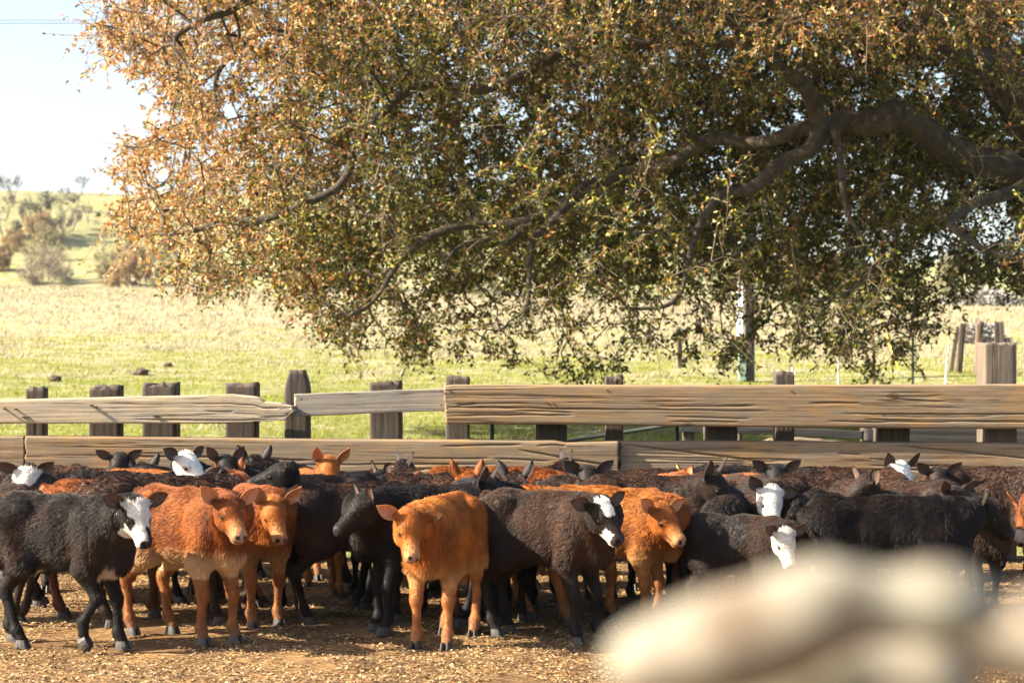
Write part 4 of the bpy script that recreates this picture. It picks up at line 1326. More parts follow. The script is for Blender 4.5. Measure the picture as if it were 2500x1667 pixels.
import time as _t
_t0 = _t.time()
CALVES = [
    # ---- front
    dict(label='black calf with dark eye patches on its white face walking at far left', px=158, d=11.35, hdg=-24, head=HD(342, 1287, -52, -50, 0), s=1.02, coat='curly', face='patched', seed=1,
         fur=51000, h=.011, curl=.75, ears=(8, 10), marks=[('chest',), ('navel',)], legs=dict(fl=.06, fr=-.02, fr_lift=.10, bl=-.12, br=.10), furlen=1.15),
    dict(label='bright orange calf with cream chest standing beside the walking white-faced calf', px=462, d=11.7, hdg=-42, head=HD(572, 1278, -58, -38, 4), s=1.04, coat='red', seed=2,
         fur=51000, h=.011, curl=.35, ears=(30, 28), marks=[('creambelly',)], legs=dict(fl=.03, fr=-.03, bl=.04, br=-.08)),
    dict(label='orange calf with half-shaded face and raised ear, second orange from left', px=602, d=12.45, hdg=-55, head=HD(676, 1282, -66, -48, -4), s=1.02, coat='red', seed=3, fur=36000, h=.011, curl=.25,
         ears=(35, 62), furlen=.9),
    dict(label='all black calf with its head raised and nose pointing left behind the orange pair', px=775, d=13.05, hdg=-150, head=HD(654, 1172, 176, -12, 0, .46), s=1.05, coat='black', seed=4, fur=30000, h=.011,
         ears=(5, 0)),
    dict(label='dark brown calf with smooth flank, its rump left of the black calf facing left', px=868, d=12.55, hdg=14, s=1.03, coat='brown', seed=5, fur=30000, curl=.1, furlen=.7, head=HD(1040, 1240, 20, -30)),
    dict(label='black calf facing left with shiny nose between the orange calves', px=1035, d=12.1, hdg=-157, head=HD(858, 1268, -158, -36, 0, .42), s=1.03, coat='black', seed=6, fur=42000, h=.011, curl=.15,
         ears=(34, 30), furlen=.8),
    dict(label='fluffy orange calf in the middle facing the camera with its head tilted', px=1085, d=11.55, hdg=-104, lx=.94, head=HD(1003, 1322, -72, -52, 14, .36), s=1.0, coat='orange', seed=7, fur=51000, h=.011,
         curl=.5, ears=(10, 6), furlen=1.25, legs=dict(fl=.02, fr=.02)),
    dict(label='black calf with grey ear squeezed between the middle orange calf and the blazed calf', px=1195, d=12.75, hdg=-62, head=HD(1215, 1228, -20, -40), s=1.02, coat='black', seed=8, fur=17500, ears=(55, 55)),
    dict(label='dark brown calf with a white blaze and white lip right of the middle orange calf', px=1335, d=11.72, hdg=-38, head=HD(1487, 1285, -48, -42, -5), s=1.02, coat='brownblack', face='blaze', seed=9,
         fur=51000, h=.011, curl=.2, ears=(12, 8), furlen=.9),
    dict(label='orange calf with its head lowered to the right of the blazed calf', px=1500, d=12.3, hdg=-26, head=HD(1638, 1292, -48, -38, 0, .44), s=1.0, coat='orange', seed=10, fur=39000, h=.011, curl=.55,
         ears=(12, 24)),
    dict(label='dark brown calf with upright ears behind the orange calf with lowered head', px=1585, d=13.0, hdg=-12, head=HD(1768, 1212, -28, -40, 0, .40), s=1.05, coat='brownblack', seed=11, fur=30000, ears=(55, 50), furlen=.7),
    dict(label='grey-brown calf bending its narrow white face down above the blurred rail', px=1815, d=11.95, hdg=-38, head=HD(1922, 1350, -62, -62, 0, .36), s=.83, coat='curly', face='white', seed=12, fur=39000, h=.011,
         ears=(4, 22), curl=.2),
    dict(label='calf with a broad white face looking down just above the bending grey-brown one', px=1850, d=13.25, hdg=-70, head=HD(1886, 1250, -80, -52, 12, .46), s=1.0, coat='brownblack', face='white', seed=13, fur=20000,
         ears=(-8, 30), nose=(.5, .35, .32)),
    dict(label='long black curly calf standing side-on above the blurred rail at right', px=2160, d=11.75, hdg=-4, head=HD(2435, 1280, -14, -38, 0, .40), s=.98, lx=1.16, coat='black', seed=14, fur=54000, h=.011, curl=.8,
         ears=(35, 40), furlen=1.1),
    dict(label='red-brown calf with a white muzzle cut off by the right edge', px=2700, d=12.6, hdg=172, head=HD(2500, 1290, -140, -60, 0, .42), s=1.02, coat='redbrown', face='muzzlewhite', seed=15, fur=20000, ears=(70, 70)),
    # ---- second ranks, left
    dict(label='brown calf cut off by the left edge behind the walking calf', px=-70, d=12.4, hdg=168, s=1.02, coat='brown', seed=16, fur=11250, head=HD(-260, 1230, 170, -30)),
    dict(label='calf with a round white head bowed down at far left above the walking calf', px=62, d=13.85, hdg=-84, head=HD(66, 1178, -84, -68, 0, .40), s=1.0, coat='curly', face='white', seed=17, fur=17500, curl=.5, ears=(28, 28)),
    dict(label='grey-brown woolly calf between the bowed white head and the smooth brown back', px=205, d=13.4, hdg=8, head=HD(400, 1225, 8, -40), s=1.03, coat='curly', seed=18, fur=17500, curl=.9),
    dict(label='brown calf with rust flank standing side-on behind the walking calf', px=288, d=12.78, hdg=6, head=HD(480, 1240, 0, -42), s=1.03, coat='redbrown', seed=19, fur=20000, curl=.3, furlen=.8),
    dict(label='brown calf whose grey-tipped rump shows left of the bright orange calf', px=400, d=12.42, hdg=12, head=HD(570, 1200, 20, -30), s=1.08, coat='brown', seed=20, fur=17500, curl=.4),
    dict(label='dark long-backed calf against the fence at far left', px=110, d=15.35, hdg=4, head=HD(-999, 0, 0, -40), s=.97, coat='brownblack', seed=21, fur=11250, curl=.7),
    dict(label='dark calf facing out with spread ears by the fence, leftmost head there', px=292, d=15.6, hdg=-84, head=HD(290, 1134, -84, -58, 0, .40), s=.92, coat='curly', seed=22, fur=11250, ears=(22, 22)),
    dict(label='dark calf with two raised ears seen from behind, second by the fence', px=352, d=15.2, hdg=60, head=HD(356, 1139, 84, -20, 0, .42), s=.94, coat='black', seed=23, fur=11250, ears=(45, 45)),
    dict(label='orange calf back rising beneath the second pair of ears by the fence', px=370, d=14.2, hdg=175, head=HD(290, 1185, 175, -45), s=1.0, coat='orange', seed=24, fur=15000),
    dict(label='calf with a white head and black ears looking right near the fence, left of centre', px=420, d=13.7, hdg=-8, head=HD(475, 1130, -34, -32, 0, .44), s=1.0, coat='black', face='white', seed=25, fur=17500, ears=(18, 18)),
    dict(label='dark calf by the fence with one ear behind the white head looking right', px=560, d=15.3, hdg=-30, head=HD(560, 1128, -60, -30, 0, .40), s=.93, coat='black', seed=26, fur=10000, ears=(38, 38)),
    dict(label='rust-coloured calf with cupped ears seen over the orange pair', px=545, d=14.35, hdg=80, head=HD(568, 1152, 84, -15, 0, .42), s=.95, coat='redbrown', seed=27, fur=11250, ears=(60, 60)),
    dict(label='dark calf by the fence right of the cupped rust ears', px=660, d=15.15, hdg=8, head=HD(628, 1122, 84, -20, 0, .46), s=.95, coat='black', seed=28, fur=11250, ears=(48, 48)),
    dict(label='red calf with tall pointed ears facing out near the fence', px=765, d=14.7, hdg=-72, head=HD(808, 1146, -72, -50, 0, .42), s=.96, coat='red', seed=29, fur=15000, ears=(48, 60)),
    dict(label='orange calf flank between the raised black head and the smooth brown rump', px=735, d=13.75, hdg=20, head=HD(880, 1220, 10, -40), s=.93, coat='orange', seed=30, fur=12500),
    dict(label='brown calf by the fence with its dark head turned away to the right', px=900, d=15.3, hdg=4, head=HD(1010, 1138, 30, -30, 0, .36), s=.92, coat='brownblack', seed=31, fur=11250, ears=(40, 45)),
    dict(label='charcoal calf back starting right of the tall pointed red ears', px=960, d=14.45, hdg=-6, head=HD(1130, 1190, -10, -40), s=.95, coat='black', seed=32, fur=13750, curl=.4),
    dict(label='long dark brown back running behind the black calf that faces left', px=1090, d=13.65, hdg=-2, s=1.0, lx=1.12, coat='brown', seed=33, fur=17500, curl=.25, head=HD(1330, 1230, 0, -40)),
    dict(label='long fluffy orange back in the middle of the herd', px=1200, d=14.5, hdg=-3, s=1.0, lx=1.2, coat='red', seed=34, fur=22500, curl=.8, head=HD(1420, 1200, 0, -40), furlen=1.2),
    dict(label='dark calf along the fence with its head turned away above the long orange back', px=1250, d=15.35, hdg=2, head=HD(1412, 1132, 20, -20, 0, .38), s=.95, lx=1.2, coat='brownblack', seed=35, fur=15000, curl=.5, ears=(48, 48)),
    dict(label='orange calf with two upright ears peeking over the middle fluffy calf', px=1130, d=13.0, hdg=100, head=HD(1138, 1192, 96, -25, 0, .40), s=.93, coat='red', seed=36, fur=11250, ears=(58, 58)),
    dict(label='grey-headed calf with two pale upright ears left of the blazed calf rump', px=1262, d=13.15, hdg=84, head=HD(1268, 1192, 70, -25, 0, .42), s=.95, coat='curly', seed=37, fur=12500, ears=(50, 50)),
    dict(label='bright orange woolly back above the blazed calf', px=1400, d=12.75, hdg=-6, s=.98, coat='orange', seed=38, fur=17500, curl=.9, head=HD(1590, 1270, -10, -40)),
    dict(label='charcoal calf back behind the bright orange woolly back', px=1470, d=13.6, hdg=-14, s=.98, coat='curly', seed=39, fur=15000, curl=.5, head=HD(1640, 1240, -14, -45)),
    dict(label='calf with only the white top of its head and two thin ears showing', px=1590, d=14.0, hdg=-86, head=HD(1587, 1220, -88, -70, 0, .38), s=.92, coat='black', face='white', seed=40, fur=12500, ears=(22, 25)),
    dict(label='long dark woolly calf by the fence right of the beam joint', px=1560, d=14.85, hdg=-4, s=.97, lx=1.15, coat='brownblack', seed=41, fur=17500, curl=.7, head=HD(1700, 1200, -14, -40)),
    dict(label='black calf lifting its nose up to the right against the fence', px=1800, d=15.2, hdg=190, head=HD(1788, 1140, 14, 12, 20, .40), s=.98, coat='black', seed=42, fur=15000, ears=(-6, 10)),
    dict(label='dark brown calf by the fence right of the lifted black head', px=1980, d=14.9, hdg=-6, s=.98, lx=1.15, coat='brownblack', seed=43, fur=15000, curl=.3, head=HD(2160, 1200, -10, -45)),
    dict(label='brown calf with swirled rump hair left of the white face by the fence', px=2030, d=13.9, hdg=-6, s=.98, lx=1.12, coat='brown', seed=44, fur=17500, curl=.6, head=HD(2210, 1158, -66, -44, 0, .44), face='white', ears=(48, 50)),
    dict(label='shaggy black-brown calf just above the long black curly calf', px=2090, d=13.0, hdg=-8, s=.92, coat='curly', seed=45, fur=17500, curl=.9, head=HD(2040, 1240, 170, -30)),
    dict(label='small dark calf in the shade right of the white face by the fence', px=2350, d=15.45, hdg=172, s=.86, coat='black', seed=46, fur=10000, head=HD(2200, 1210, 170, -40)),
    dict(label='brown calf with rounded rump against the knotty beam at right', px=2420, d=14.3, hdg=-20, s=1.02, coat='brown', seed=47, fur=15000, curl=.2, head=HD(2600, 1160, -20, -30)),
    dict(label='brown calf with one round ear over the curly black shoulder at right', px=2350, d=13.0, hdg=-60, s=.88, coat='brownblack', seed=48, fur=12500, head=HD(2345, 1245, -60, -50), ears=(35, 40)),
    dict(label='black calf with small grey ears below the tall pointed red ears', px=965, d=14.0, hdg=168, head=HD(905, 1170, -150, -30, 0, .40), s=.95, coat='black', seed=50, fur=9000, ears=(40, 40)),
    dict(label='dark calf facing out between the white face and the rounded brown rump at right', px=2300, d=14.7, hdg=-80, head=HD(2296, 1172, -84, -50, 0, .40), s=.93, coat='brownblack', seed=51, fur=9000, ears=(30, 30)),
    dict(label='dark calf with round ears looking out above the woolly orange back right of centre', px=1440, d=14.1, hdg=-76, head=HD(1440, 1170, -80, -46, 0, .40), s=.96, coat='black', seed=52, fur=9000, ears=(26, 26)),
    dict(label='rust calf head turned left between the dark woolly backs right of the beam joint', px=1730, d=14.3, hdg=170, head=HD(1640, 1168, -165, -26, 0, .42), s=.96, coat='redbrown', seed=53, fur=9000, ears=(28, 28)),
    dict(label='small black calf head facing out left of the calf with swirled rump hair', px=1905, d=14.5, hdg=-80, head=HD(1900, 1165, -84, -46, 0, .40), s=.94, coat='black', seed=54, fur=9000, ears=(24, 24)),
    dict(label='dark brown calf looking left above the back of the long black curly calf', px=2190, d=13.2, hdg=176, head=HD(2085, 1212, -160, -30, 0, .42), s=.98, coat='brownblack', seed=55, fur=10000, ears=(30, 30)),
    dict(label='black calf standing in shade between the middle orange calf and the black one facing left', px=1000, d=12.95, hdg=-88, head=HD(960, 1300, -88, -60, 0, .40), s=.95, coat='black', seed=56, fur=6000),
    dict(label='dark calf in deep shade behind the bright orange pair at left', px=530, d=13.3, hdg=-20, head=HD(640, 1300, -20, -50, 0, .40), s=.96, coat='black', seed=57, fur=6000),
    dict(label='black calf body in deep shade behind the orange calf with lowered head', px=1745, d=12.95, hdg=-80, s=1.0, coat='black', seed=49, fur=7500, head=HD(1735, 1330, -80, -70)),
]
import os
_only = os.environ.get('CALF_ONLY')
for i, c in enumerate(CALVES):
    c['s'] = c['s'] * (.965 if c['d'] < 13.2 else .985)
    if c.get('head') and c['d'] > 13.6: c['head']['py'] += 24
    if _only and str(i) not in _only.split(','): continue
    if c.get('head') and c['head']['px'] < -900: c['head'] = None
    make_calf(**c)
print('calves', round(_t.time() - _t0, 1), 's')
# ------------------------------------------------------------------ the great oak
from mathutils import kdtree


def oak():
    r = np.random.default_rng(11)
    _t1 = _t.time()
    G = [  # hand set limbs: (px, py, depth) with radius at start and end
        ([(8.9, 27, -.2), (8.6, 27, 1.2), (8.2, 26.8, 2.6), (7.3, 26.3, 4.2), (6.3, 26, 5.6), (5.6, 25.8, 7.0), (4.6, 25.5, 8.6)], .62, .16),
        ([(7.7, 26.5, 3.6), (2350, 330, 25.8), (2200, 270, 25.4), (2080, 300, 25.0), (2015, 290, 25)], .24, .15),
        ([(2015, 290, 25), (1975, 380, 24.6), (1880, 460, 24.2), (1760, 500, 24), (1705, 590, 23.7), (1640, 670, 23.6), (1570, 720, 23.6)], .13, .02),
        ([(2015, 290, 25), (1960, 180, 24.6), (1850, 100, 24.4), (1740, 30, 24.2), (1600, -60, 24), (1300, -130, 23.6), (900, -120, 23.4), (600, 0, 23.4), (420, 120, 23.4)], .11, .02),
        ([(2015, 290, 25), (1900, 350, 25.4), (1740, 360, 25.8), (1560, 410, 26), (1450, 430, 26), (1320, 520, 26), (1150, 560, 25.8), (1000, 640, 25.6), (860, 740, 25.4)], .11, .025),
        ([(1850, 100, 24.4), (1600, 60, 24.8), (1350, 130, 24.8), (1180, 190, 24.6), (1040, 230, 24.4), (960, 270, 24.2), (925, 370, 24), (800, 450, 23.8), (620, 500, 23.6), (400, 560, 23.6)], .085, .018),
        ([(1450, 430, 26), (1400, 480, 25.4), (1365, 560, 24.8), (1335, 660, 24.4), (1320, 760, 24.2)], .085, .03),
        ([(1320, 520, 26), (1220, 555, 25), (1180, 600, 24.4), (1120, 700, 24)], .07, .02),
        ([(2015, 290, 25), (2080, 400, 24.2), (2060, 520, 23.8), (2120, 620, 23.6)], .065, .015),
        ([(7.3, 26.3, 4.2), (2400, 480, 24.6), (2330, 560, 24), (2420, 600, 23.6), (2480, 700, 23.4)], .13, .03),
        ([(6.3, 26, 5.6), (2250, 60, 24), (2100, -60, 23), (1900, -150, 22.6)], .14, .04),
        ([(7.7, 26.5, 3.6), (6.0, 29, 5.0), (3.5, 31, 5.2), (.5, 32, 4.4), (-2, 32, 3.6)], .2, .04),
        ([(7.7, 26.5, 3.6), (7.0, 29, 4.6), (5.2, 31.5, 4.6), (4.0, 33, 3.2)], .16, .04),
        ([(5.6, 25.8, 7.0), (3.5, 27, 7.9), (1.0, 28, 8.1), (-1.5, 28, 7.4), (-3.6, 27.5, 6.2)], .15, .04),
    ]
    nodes, par, fixr = [], [], []
    limb_ids = []
    STEP = .24

    def tow(p):
        return np.array(p, float) if abs(p[0]) < 20 else np.array(W(*p))
    for gi, (pts, ra, rb) in enumerate(G):
        P = np.array([tow(p) for p in pts])
        # connect to the nearest node already there
        seg = np.linalg.norm(np.diff(P, axis=0), axis=1)
        cum = np.concatenate([[0], np.cumsum(seg)])
        n = max(2, int(cum[-1] / STEP))
        s = np.linspace(0, cum[-1], n)
        Q = np.stack([np.interp(s, cum, P[:, k]) for k in range(3)], -1)
        wob = np.stack([fbm(np.stack([s * .9, s * 0 + gi * 9.1, s * 0 + k], -1), 2, 3) for k in range(3)], -1)
        Q = Q + wob * .42 * np.clip(s / 1.0, 0, 1)[:, None] * (1 if gi else .4)
        if gi == 0:
            pr = -1; st = 0
        else:
            A = np.array(nodes); pr = int(np.argmin(np.linalg.norm(A - Q[0], axis=1))); st = 1
        ids = []
        for k in range(st, n):
            nodes.append(Q[k]); par.append(pr); fixr.append(ra + (rb - ra) * (k / (n - 1)) ** .8)
            pr = len(nodes) - 1
            ids.append(pr)
        limb_ids.append((gi, ids, par[ids[0]]))
    n_guide = len(nodes)
    # attractors inside the crown
    out = np.array([(2640, 780), (2500, 760), (2420, 700), (2330, 690), (2290, 810), (2200, 890), (2120, 935), (2040, 915), (1960, 870), (1880, 845), (1800, 870), (1700, 880), (1620, 845), (1560, 880), (1500, 930),
                    (1420, 925), (1300, 905), (1180, 860), (1090, 885), (1000, 865), (900, 850), (800, 860), (740, 800), (715, 735), (640, 700), (520, 715), (400, 690), (385, 640), (430, 600), (300, 575), (235, 520),
                    (330, 470), (250, 400), (300, 330), (420, 290), (380, 215), (250, 130), (205, 60), (260, -60), (350, -250), (700, -520), (1250, -680), (2000, -700), (2640, -600)], float)
    def inside(x, y):
        c = np.zeros(len(x), bool)
        x1, y1 = out[:, 0], out[:, 1]; x2, y2 = np.roll(x1, -1), np.roll(y1, -1)
        for a, b, c2, d2 in zip(x1, y1, x2, y2):
            t = ((b > y) != (d2 > y)) & (x < (c2 - a) * (y - b) / (d2 - b + 1e-9) + a)
            c ^= t
        return c
    holes = [(1905, 310, 55, 38), (1990, 300, 40, 30), (2160, 375, 26, 26), (2250, 190, 60, 40), (2440, 215, 70, 45), (2490, 90, 40, 50), (2410, 545, 85, 60), (2330, 450, 50, 40), (2280, 640, 60, 70),
             (1395, 245, 35, 18), (2060, 370, 40, 22)]
    K = 190000
    p = np.stack([r.uniform(-7.2, 8.5, K), r.uniform(20.5, 34, K), r.uniform(.9, 9.6, K)], -1)
    x, y = PX(p)
    ok = inside(x, y)
    # dome in depth: narrower toward the left tip
    dc = 26.3; half = np.interp(p[:, 0], [-6.5, -3, 1, 5, 8.5], [2.2, 4.2, 5.8, 6.4, 6.4])
    zz = np.clip((p[:, 2] - 4.5) / 5.5, -1, 1)
    half = half * np.sqrt(1 - .55 * zz ** 2)
    rel = (p[:, 1] - dc) / half
    ok &= np.abs(rel) < 1
    # a hanging skirt: low foliage only toward the outside of the crown
    low = p[:, 2] < 3.4
    ok &= ~(low & (np.abs(rel) < .45) & (r.random(K) < .75) & (p[:, 0] > -2))
    ok &= r.random(K) < (0.48 + .52 * np.clip(np.abs(rel) ** 2 + np.clip((p[:, 2] - 6) / 3, 0, 1), 0, 1))
    for (hx_, hy_, ax_, ay_) in holes:
        ok &= ((x - hx_) / ax_) ** 2 + ((y - hy_) / ay_) ** 2 > 1
    front_low = (p[:, 0] > -2.6 + .5 * vnoise(p / 1.5, 5)) & (rel < -.08 - .10 * (p[:, 2] < 2.6)) & (p[:, 2] < 5.2 + .7 * fbm(p / 1.6, 2, 31))
    ok &= ~(front_low & (r.random(K) < .95))
    ok &= ~((((x - 1960) / 360) ** 2 + ((y - 400) / 270) ** 2 < 1) & (p[:, 1] < 24.9) & (r.random(K) < .92))
    ok &= ~((x < 700) & (vnoise(p / .55, 79) < -.25))
    # clumps
    ok &= (fbm(p / 1.1, 2, 77) > -.42)
    low_open = (y > 700) & (x > 900)
    ok &= ~(low_open & (vnoise(p / .7, 78) < .02))
    at = p[ok]
    at = at[:21000]
    # colonise
    A = at
    alive = np.ones(len(A), bool)
    nd = np.array(nodes)
    dist = np.full(len(A), 1e9); near = np.zeros(len(A), int)
    def upd(newP, base):
        nonlocal dist, near
        for s0 in range(0, len(A), 4000):
            D = np.linalg.norm(A[s0:s0 + 4000, None] - newP[None], axis=2)
            j = D.argmin(1); dm = D[np.arange(len(j)), j]
            b = dm < dist[s0:s0 + 4000]
            dist[s0:s0 + 4000][b] = dm[b]; near[s0:s0 + 4000][b] = base + j[b]
    upd(nd, 0)
    for it in range(60):
        m = alive & (dist < 3.5)
        if m.sum() < 20 or len(nodes) > 30000: break
        ids = near[m]; dirs = A[m] - np.array(nodes)[ids]
        dirs /= np.maximum(np.linalg.norm(dirs, axis=1, keepdims=True), 1e-6)
        uq, inv = np.unique(ids, return_inverse=True)
        acc = np.zeros((len(uq), 3)); np.add.at(acc, inv, dirs)
        ln = np.linalg.norm(acc, axis=1)
        g = ln > .3
        uq, acc = uq[g], acc[g] / ln[g, None]
        if not len(uq): break
        acc = acc + r.standard_normal(acc.shape) * .28 + np.array([0, 0, -.10])
        acc /= np.linalg.norm(acc, axis=1, keepdims=True)
        newP = np.array(nodes)[uq] + acc * STEP
        base = len(nodes)
        for q_, pp in zip(uq, newP): nodes.append(pp); par.append(int(q_)); fixr.append(0)
        upd(newP, base)
        alive &= dist > .25
    nodes = np.array(nodes); par = np.array(par); n = len(nodes)
    # radii by the pipe rule
    rad = np.zeros(n); child = np.zeros(n, int)
    pw = np.zeros(n)
    for i in range(n - 1, -1, -1):
        if pw[i] == 0: pw[i] = .0068 ** 2.2
        rad[i] = pw[i] ** (1 / 2.2)
        if par[i] >= 0: pw[par[i]] += pw[i]; child[par[i]] += 1
    rad[:n_guide] = np.maximum(np.array(fixr)[:n_guide], np.minimum(rad[:n_guide], .06))
    rad = np.minimum(rad, .7)
    print('oak nodes', n, round(_t.time() - _t1, 1))
    tree = empty('oak_tree', (8.9, 27, .5))
    tag(tree, 'huge spreading oak with orange and green autumn leaves drooping behind the fence', 'tree')
    org = np.array([8.9, 27, .5])
    # bark
    m, nt, b = mat_base('oak_bark')
    v = coords(nt, (1, 1, 1))
    vo = noise(nt, v, 9, 8, .75, .8)
    rr = ramp(nt, [(.32, (.018, .012, .009)), (.5, (.06, .042, .029)), (.72, (.16, .125, .09))], vo)
    nt.links.new(rr.outputs[0], b.inputs['Base Color']); b.inputs['Roughness'].default_value = .9
    bump(nt, vo, b, 1.0, .05)
    M['bark'] = m
    # trunk and each limb as parts
    for gi, ids, p0 in limb_ids:
        ch = ([p0] if p0 >= 0 else []) + ids
        P = nodes[ch]; R = rad[ch].copy()
        if p0 >= 0: R[0] = min(R[0], R[1] * 1.15)
        # finer rings with gnarls
        k = 4
        s = np.arange(len(P)); sf = np.linspace(0, len(P) - 1, (len(P) - 1) * k + 1)
        Pf = np.stack([np.interp(sf, s, P[:, q]) for q in range(3)], -1)
        for _ in range(6): Pf[1:-1] = Pf[1:-1] * .5 + (Pf[:-2] + Pf[2:]) * .25
        Rf = np.interp(sf, s, R)
        sides = 16
        d = np.gradient(Pf, axis=0); d /= np.linalg.norm(d, axis=1)[:, None]
        a = np.cross(d, np.array([.13, .93, .31])); a /= np.linalg.norm(a, axis=1)[:, None]; bb = np.cross(d, a)
        t = np.arange(sides) / sides * 2 * np.pi
        Vv = a[:, None] * np.cos(t)[None, :, None] + bb[:, None] * np.sin(t)[None, :, None]
        q = Pf[:, None] + Vv * Rf[:, None, None]
        gn = 1 + .22 * fbm(q * 3.1, 3, 5 + gi) + .10 * fbm(q * 14, 2, 6)
        q = Pf[:, None] + Vv * (Rf[:, None] * gn)[..., None]
        me = mesh_np('limb', q.reshape(-1, 3) - org, grid_faces(len(Pf), sides, wrap=True))
        put('trunk' if gi == 0 else 'limb', me, M['bark'], tree)
    # colonised branches: one mesh
    i = np.arange(n_guide, n)
    p0, p1 = nodes[par[i]], nodes[i]
    r1 = rad[i]; r0 = np.minimum(rad[par[i]], r1 * 1.35)
    def prisms(p0, p1, r0, r1, sides):
        d = p1 - p0; d /= np.maximum(np.linalg.norm(d, axis=1), 1e-6)[:, None]
        a = np.cross(d, np.array([.31, .22, .92])); a /= np.maximum(np.linalg.norm(a, axis=1), 1e-6)[:, None]; bb = np.cross(d, a)
        t = np.arange(sides) / sides * 2 * np.pi
        ring = a[:, None] * np.cos(t)[None, :, None] + bb[:, None] * np.sin(t)[None, :, None]
        A0 = p0[:, None] + ring * r0[:, None, None]; A1 = p1[:, None] + ring * r1[:, None, None]
        v = np.concatenate([A0, A1], 1).reshape(-1, 3)
        k = np.arange(len(p0))[:, None] * 2 * sides
        j = np.arange(sides)[None]; jn = (j + 1) % sides
        f = np.stack([k + j, k + jn, k + sides + jn, k + sides + j], -1).reshape(-1, 4)
        return v, f
    v, f = prisms(p0, p1, r0, r1, 5)
    o = put('branches', mesh_np('branches', v - org, f), M['bark'], tree); o['kind'] = 'stuff'
    # twigs and leaves
    thin_ = np.where(rad[n_guide:] < .034)[0] + n_guide
    src = np.repeat(thin_, 2)
    tipn = thin_[child[thin_] == 0]
    src = np.concatenate([src, tipn, tipn])
    src = src[r.random(len(src)) < .93]
    nt_ = len(src)
    bd = nodes[src] - nodes[par[src]]; bd /= np.linalg.norm(bd, axis=1)[:, None]
    dirn = bd * .8 + r.standard_normal((nt_, 3)) * .62 + np.array([0, 0, -.12]); dirn /= np.linalg.norm(dirn, axis=1)[:, None]
    Lt = r.uniform(.18, .50, nt_) * np.where(r.random(nt_) < .12, 2.0, 1) 
    q0 = nodes[src] - bd * (r.random(nt_) * STEP)[:, None]
    q1 = q0 + dirn * (Lt * .5)[:, None] + r.standard_normal((nt_, 3)) * .02
    d2 = dirn + r.standard_normal((nt_, 3)) * .3 + np.array([0, 0, -.30]); d2 /= np.linalg.norm(d2, axis=1)[:, None]
    q2 = q1 + d2 * (Lt * .5)[:, None]
    v1, f1 = prisms(q0, q1, np.full(nt_, .0052), np.full(nt_, .0040), 3)
    v2, f2 = prisms(q1, q2, np.full(nt_, .0040), np.full(nt_, .0022), 3)
    mt = plain('pale_twig', (.27, .195, .135), .8, 0, 3, (.12, .085, .055))
    o = put('twigs', mesh_np('twigs', np.concatenate([v1, v2]) - org, np.concatenate([f1, f2 + len(v1)])), mt, tree); o['kind'] = 'stuff'
    # leaves: folded lobed blades
    per = 20
    tsel = np.repeat(np.arange(nt_), per)
    dens = np.clip(.70 + .55 * fbm(q0 / 1.3, 2, 91), .2, 1)[tsel]
    keep = r.random(len(tsel)) < dens
    xq, yq = PX(q1)
    # the low hem is thinner
    hem = ((yq > 720))[tsel] & (r.random(len(tsel)) < .40)
    keep &= ~hem
    tsel = tsel[keep]; nl = len(tsel)
    tt = r.random(nl) ** .8
    base = np.where((tt < .5)[:, None], q0[tsel] + (q1 - q0)[tsel] * (tt * 2)[:, None], q1[tsel] + (q2 - q1)[tsel] * (tt * 2 - 1)[:, None])
    ax = d2[tsel] * .55 + r.standard_normal((nl, 3)) * .75; ax /= np.linalg.norm(ax, axis=1)[:, None]
    sd = np.cross(ax, r.standard_normal((nl, 3))); sd /= np.linalg.norm(sd, axis=1)[:, None]
    nr = np.cross(ax, sd)
    Ll = r.uniform(.036, .066, nl)[:, None]; Ll = Ll * np.where(base[:, 1] > 26.2, 1.45, 1.0)[:, None]; Wl = Ll * r.uniform(.26, .38, nl)[:, None]
    fold = r.uniform(.0, .5, nl)[:, None]
    b0 = base + ax * Ll * .12
    tip = b0 + ax * Ll + nr * Ll * r.uniform(-.3, .3, nl)[:, None]
    s1 = b0 + ax * Ll * .30 + sd * Wl * .8 + nr * Wl * fold
    s2 = b0 + ax * Ll * .72 + sd * Wl + nr * Wl * fold
    s3 = b0 + ax * Ll * .72 - sd * Wl + nr * Wl * fold
    s4 = b0 + ax * Ll * .30 - sd * Wl * .8 + nr * Wl * fold
    m1 = (s1 + s2) / 2 + nr * Wl * .2; m2 = (s3 + s4) / 2
    v = np.stack([b0, m1, tip, m2], 1).reshape(-1, 3)
    f = np.arange(nl)[:, None] * 4 + np.array([[0, 1, 2, 3]])
    # leaf colours: rust and orange outside left and on top, green within and below
    bx, by = PX(base)
    outer = np.clip((1000 - bx) / 700, 0, 1) * 1.0 + np.clip((430 - by) / 500, 0, 1) * .5 * np.clip((24.0 - base[:, 1]) / 2, 0, 1) + np.clip((base[:, 2] - 7) / 3, 0, 1) * .3
    outer = outer * (1 - .45 * np.clip((by - 480) / 260, 0, 1))
    pr_o = np.clip(outer + .55 * fbm(base / .9, 3, 55) + .06, .05, .92)
    u = r.random(nl)
    isO = u < pr_o
    o_pal = np.array([[.44, .18, .06], [.54, .31, .06], [.34, .13, .05], [.56, .40, .20], [.64, .52, .32]])  # pale entries lightened further for sun glare on the lit side
    g_pal = np.array([[.075, .09, .012], [.14, .145, .022], [.035, .05, .012], [.34, .31, .04], [.13, .07, .028]])  # dark entries deepened for crown shade, yellow-green one put in for sunlit glow
    co = o_pal[r.choice(5, nl, p=[.27, .22, .18, .20, .13])]
    cg = g_pal[r.choice(5, nl, p=[.30, .22, .18, .16, .14])]
    col = np.where(isO[:, None], co, cg) * r.uniform(.75, 1.2, (nl, 1))
    m, nt, b = mat_base('oak_leaf')
    at_ = nt.nodes.new('ShaderNodeVertexColor'); at_.layer_name = 'coat'
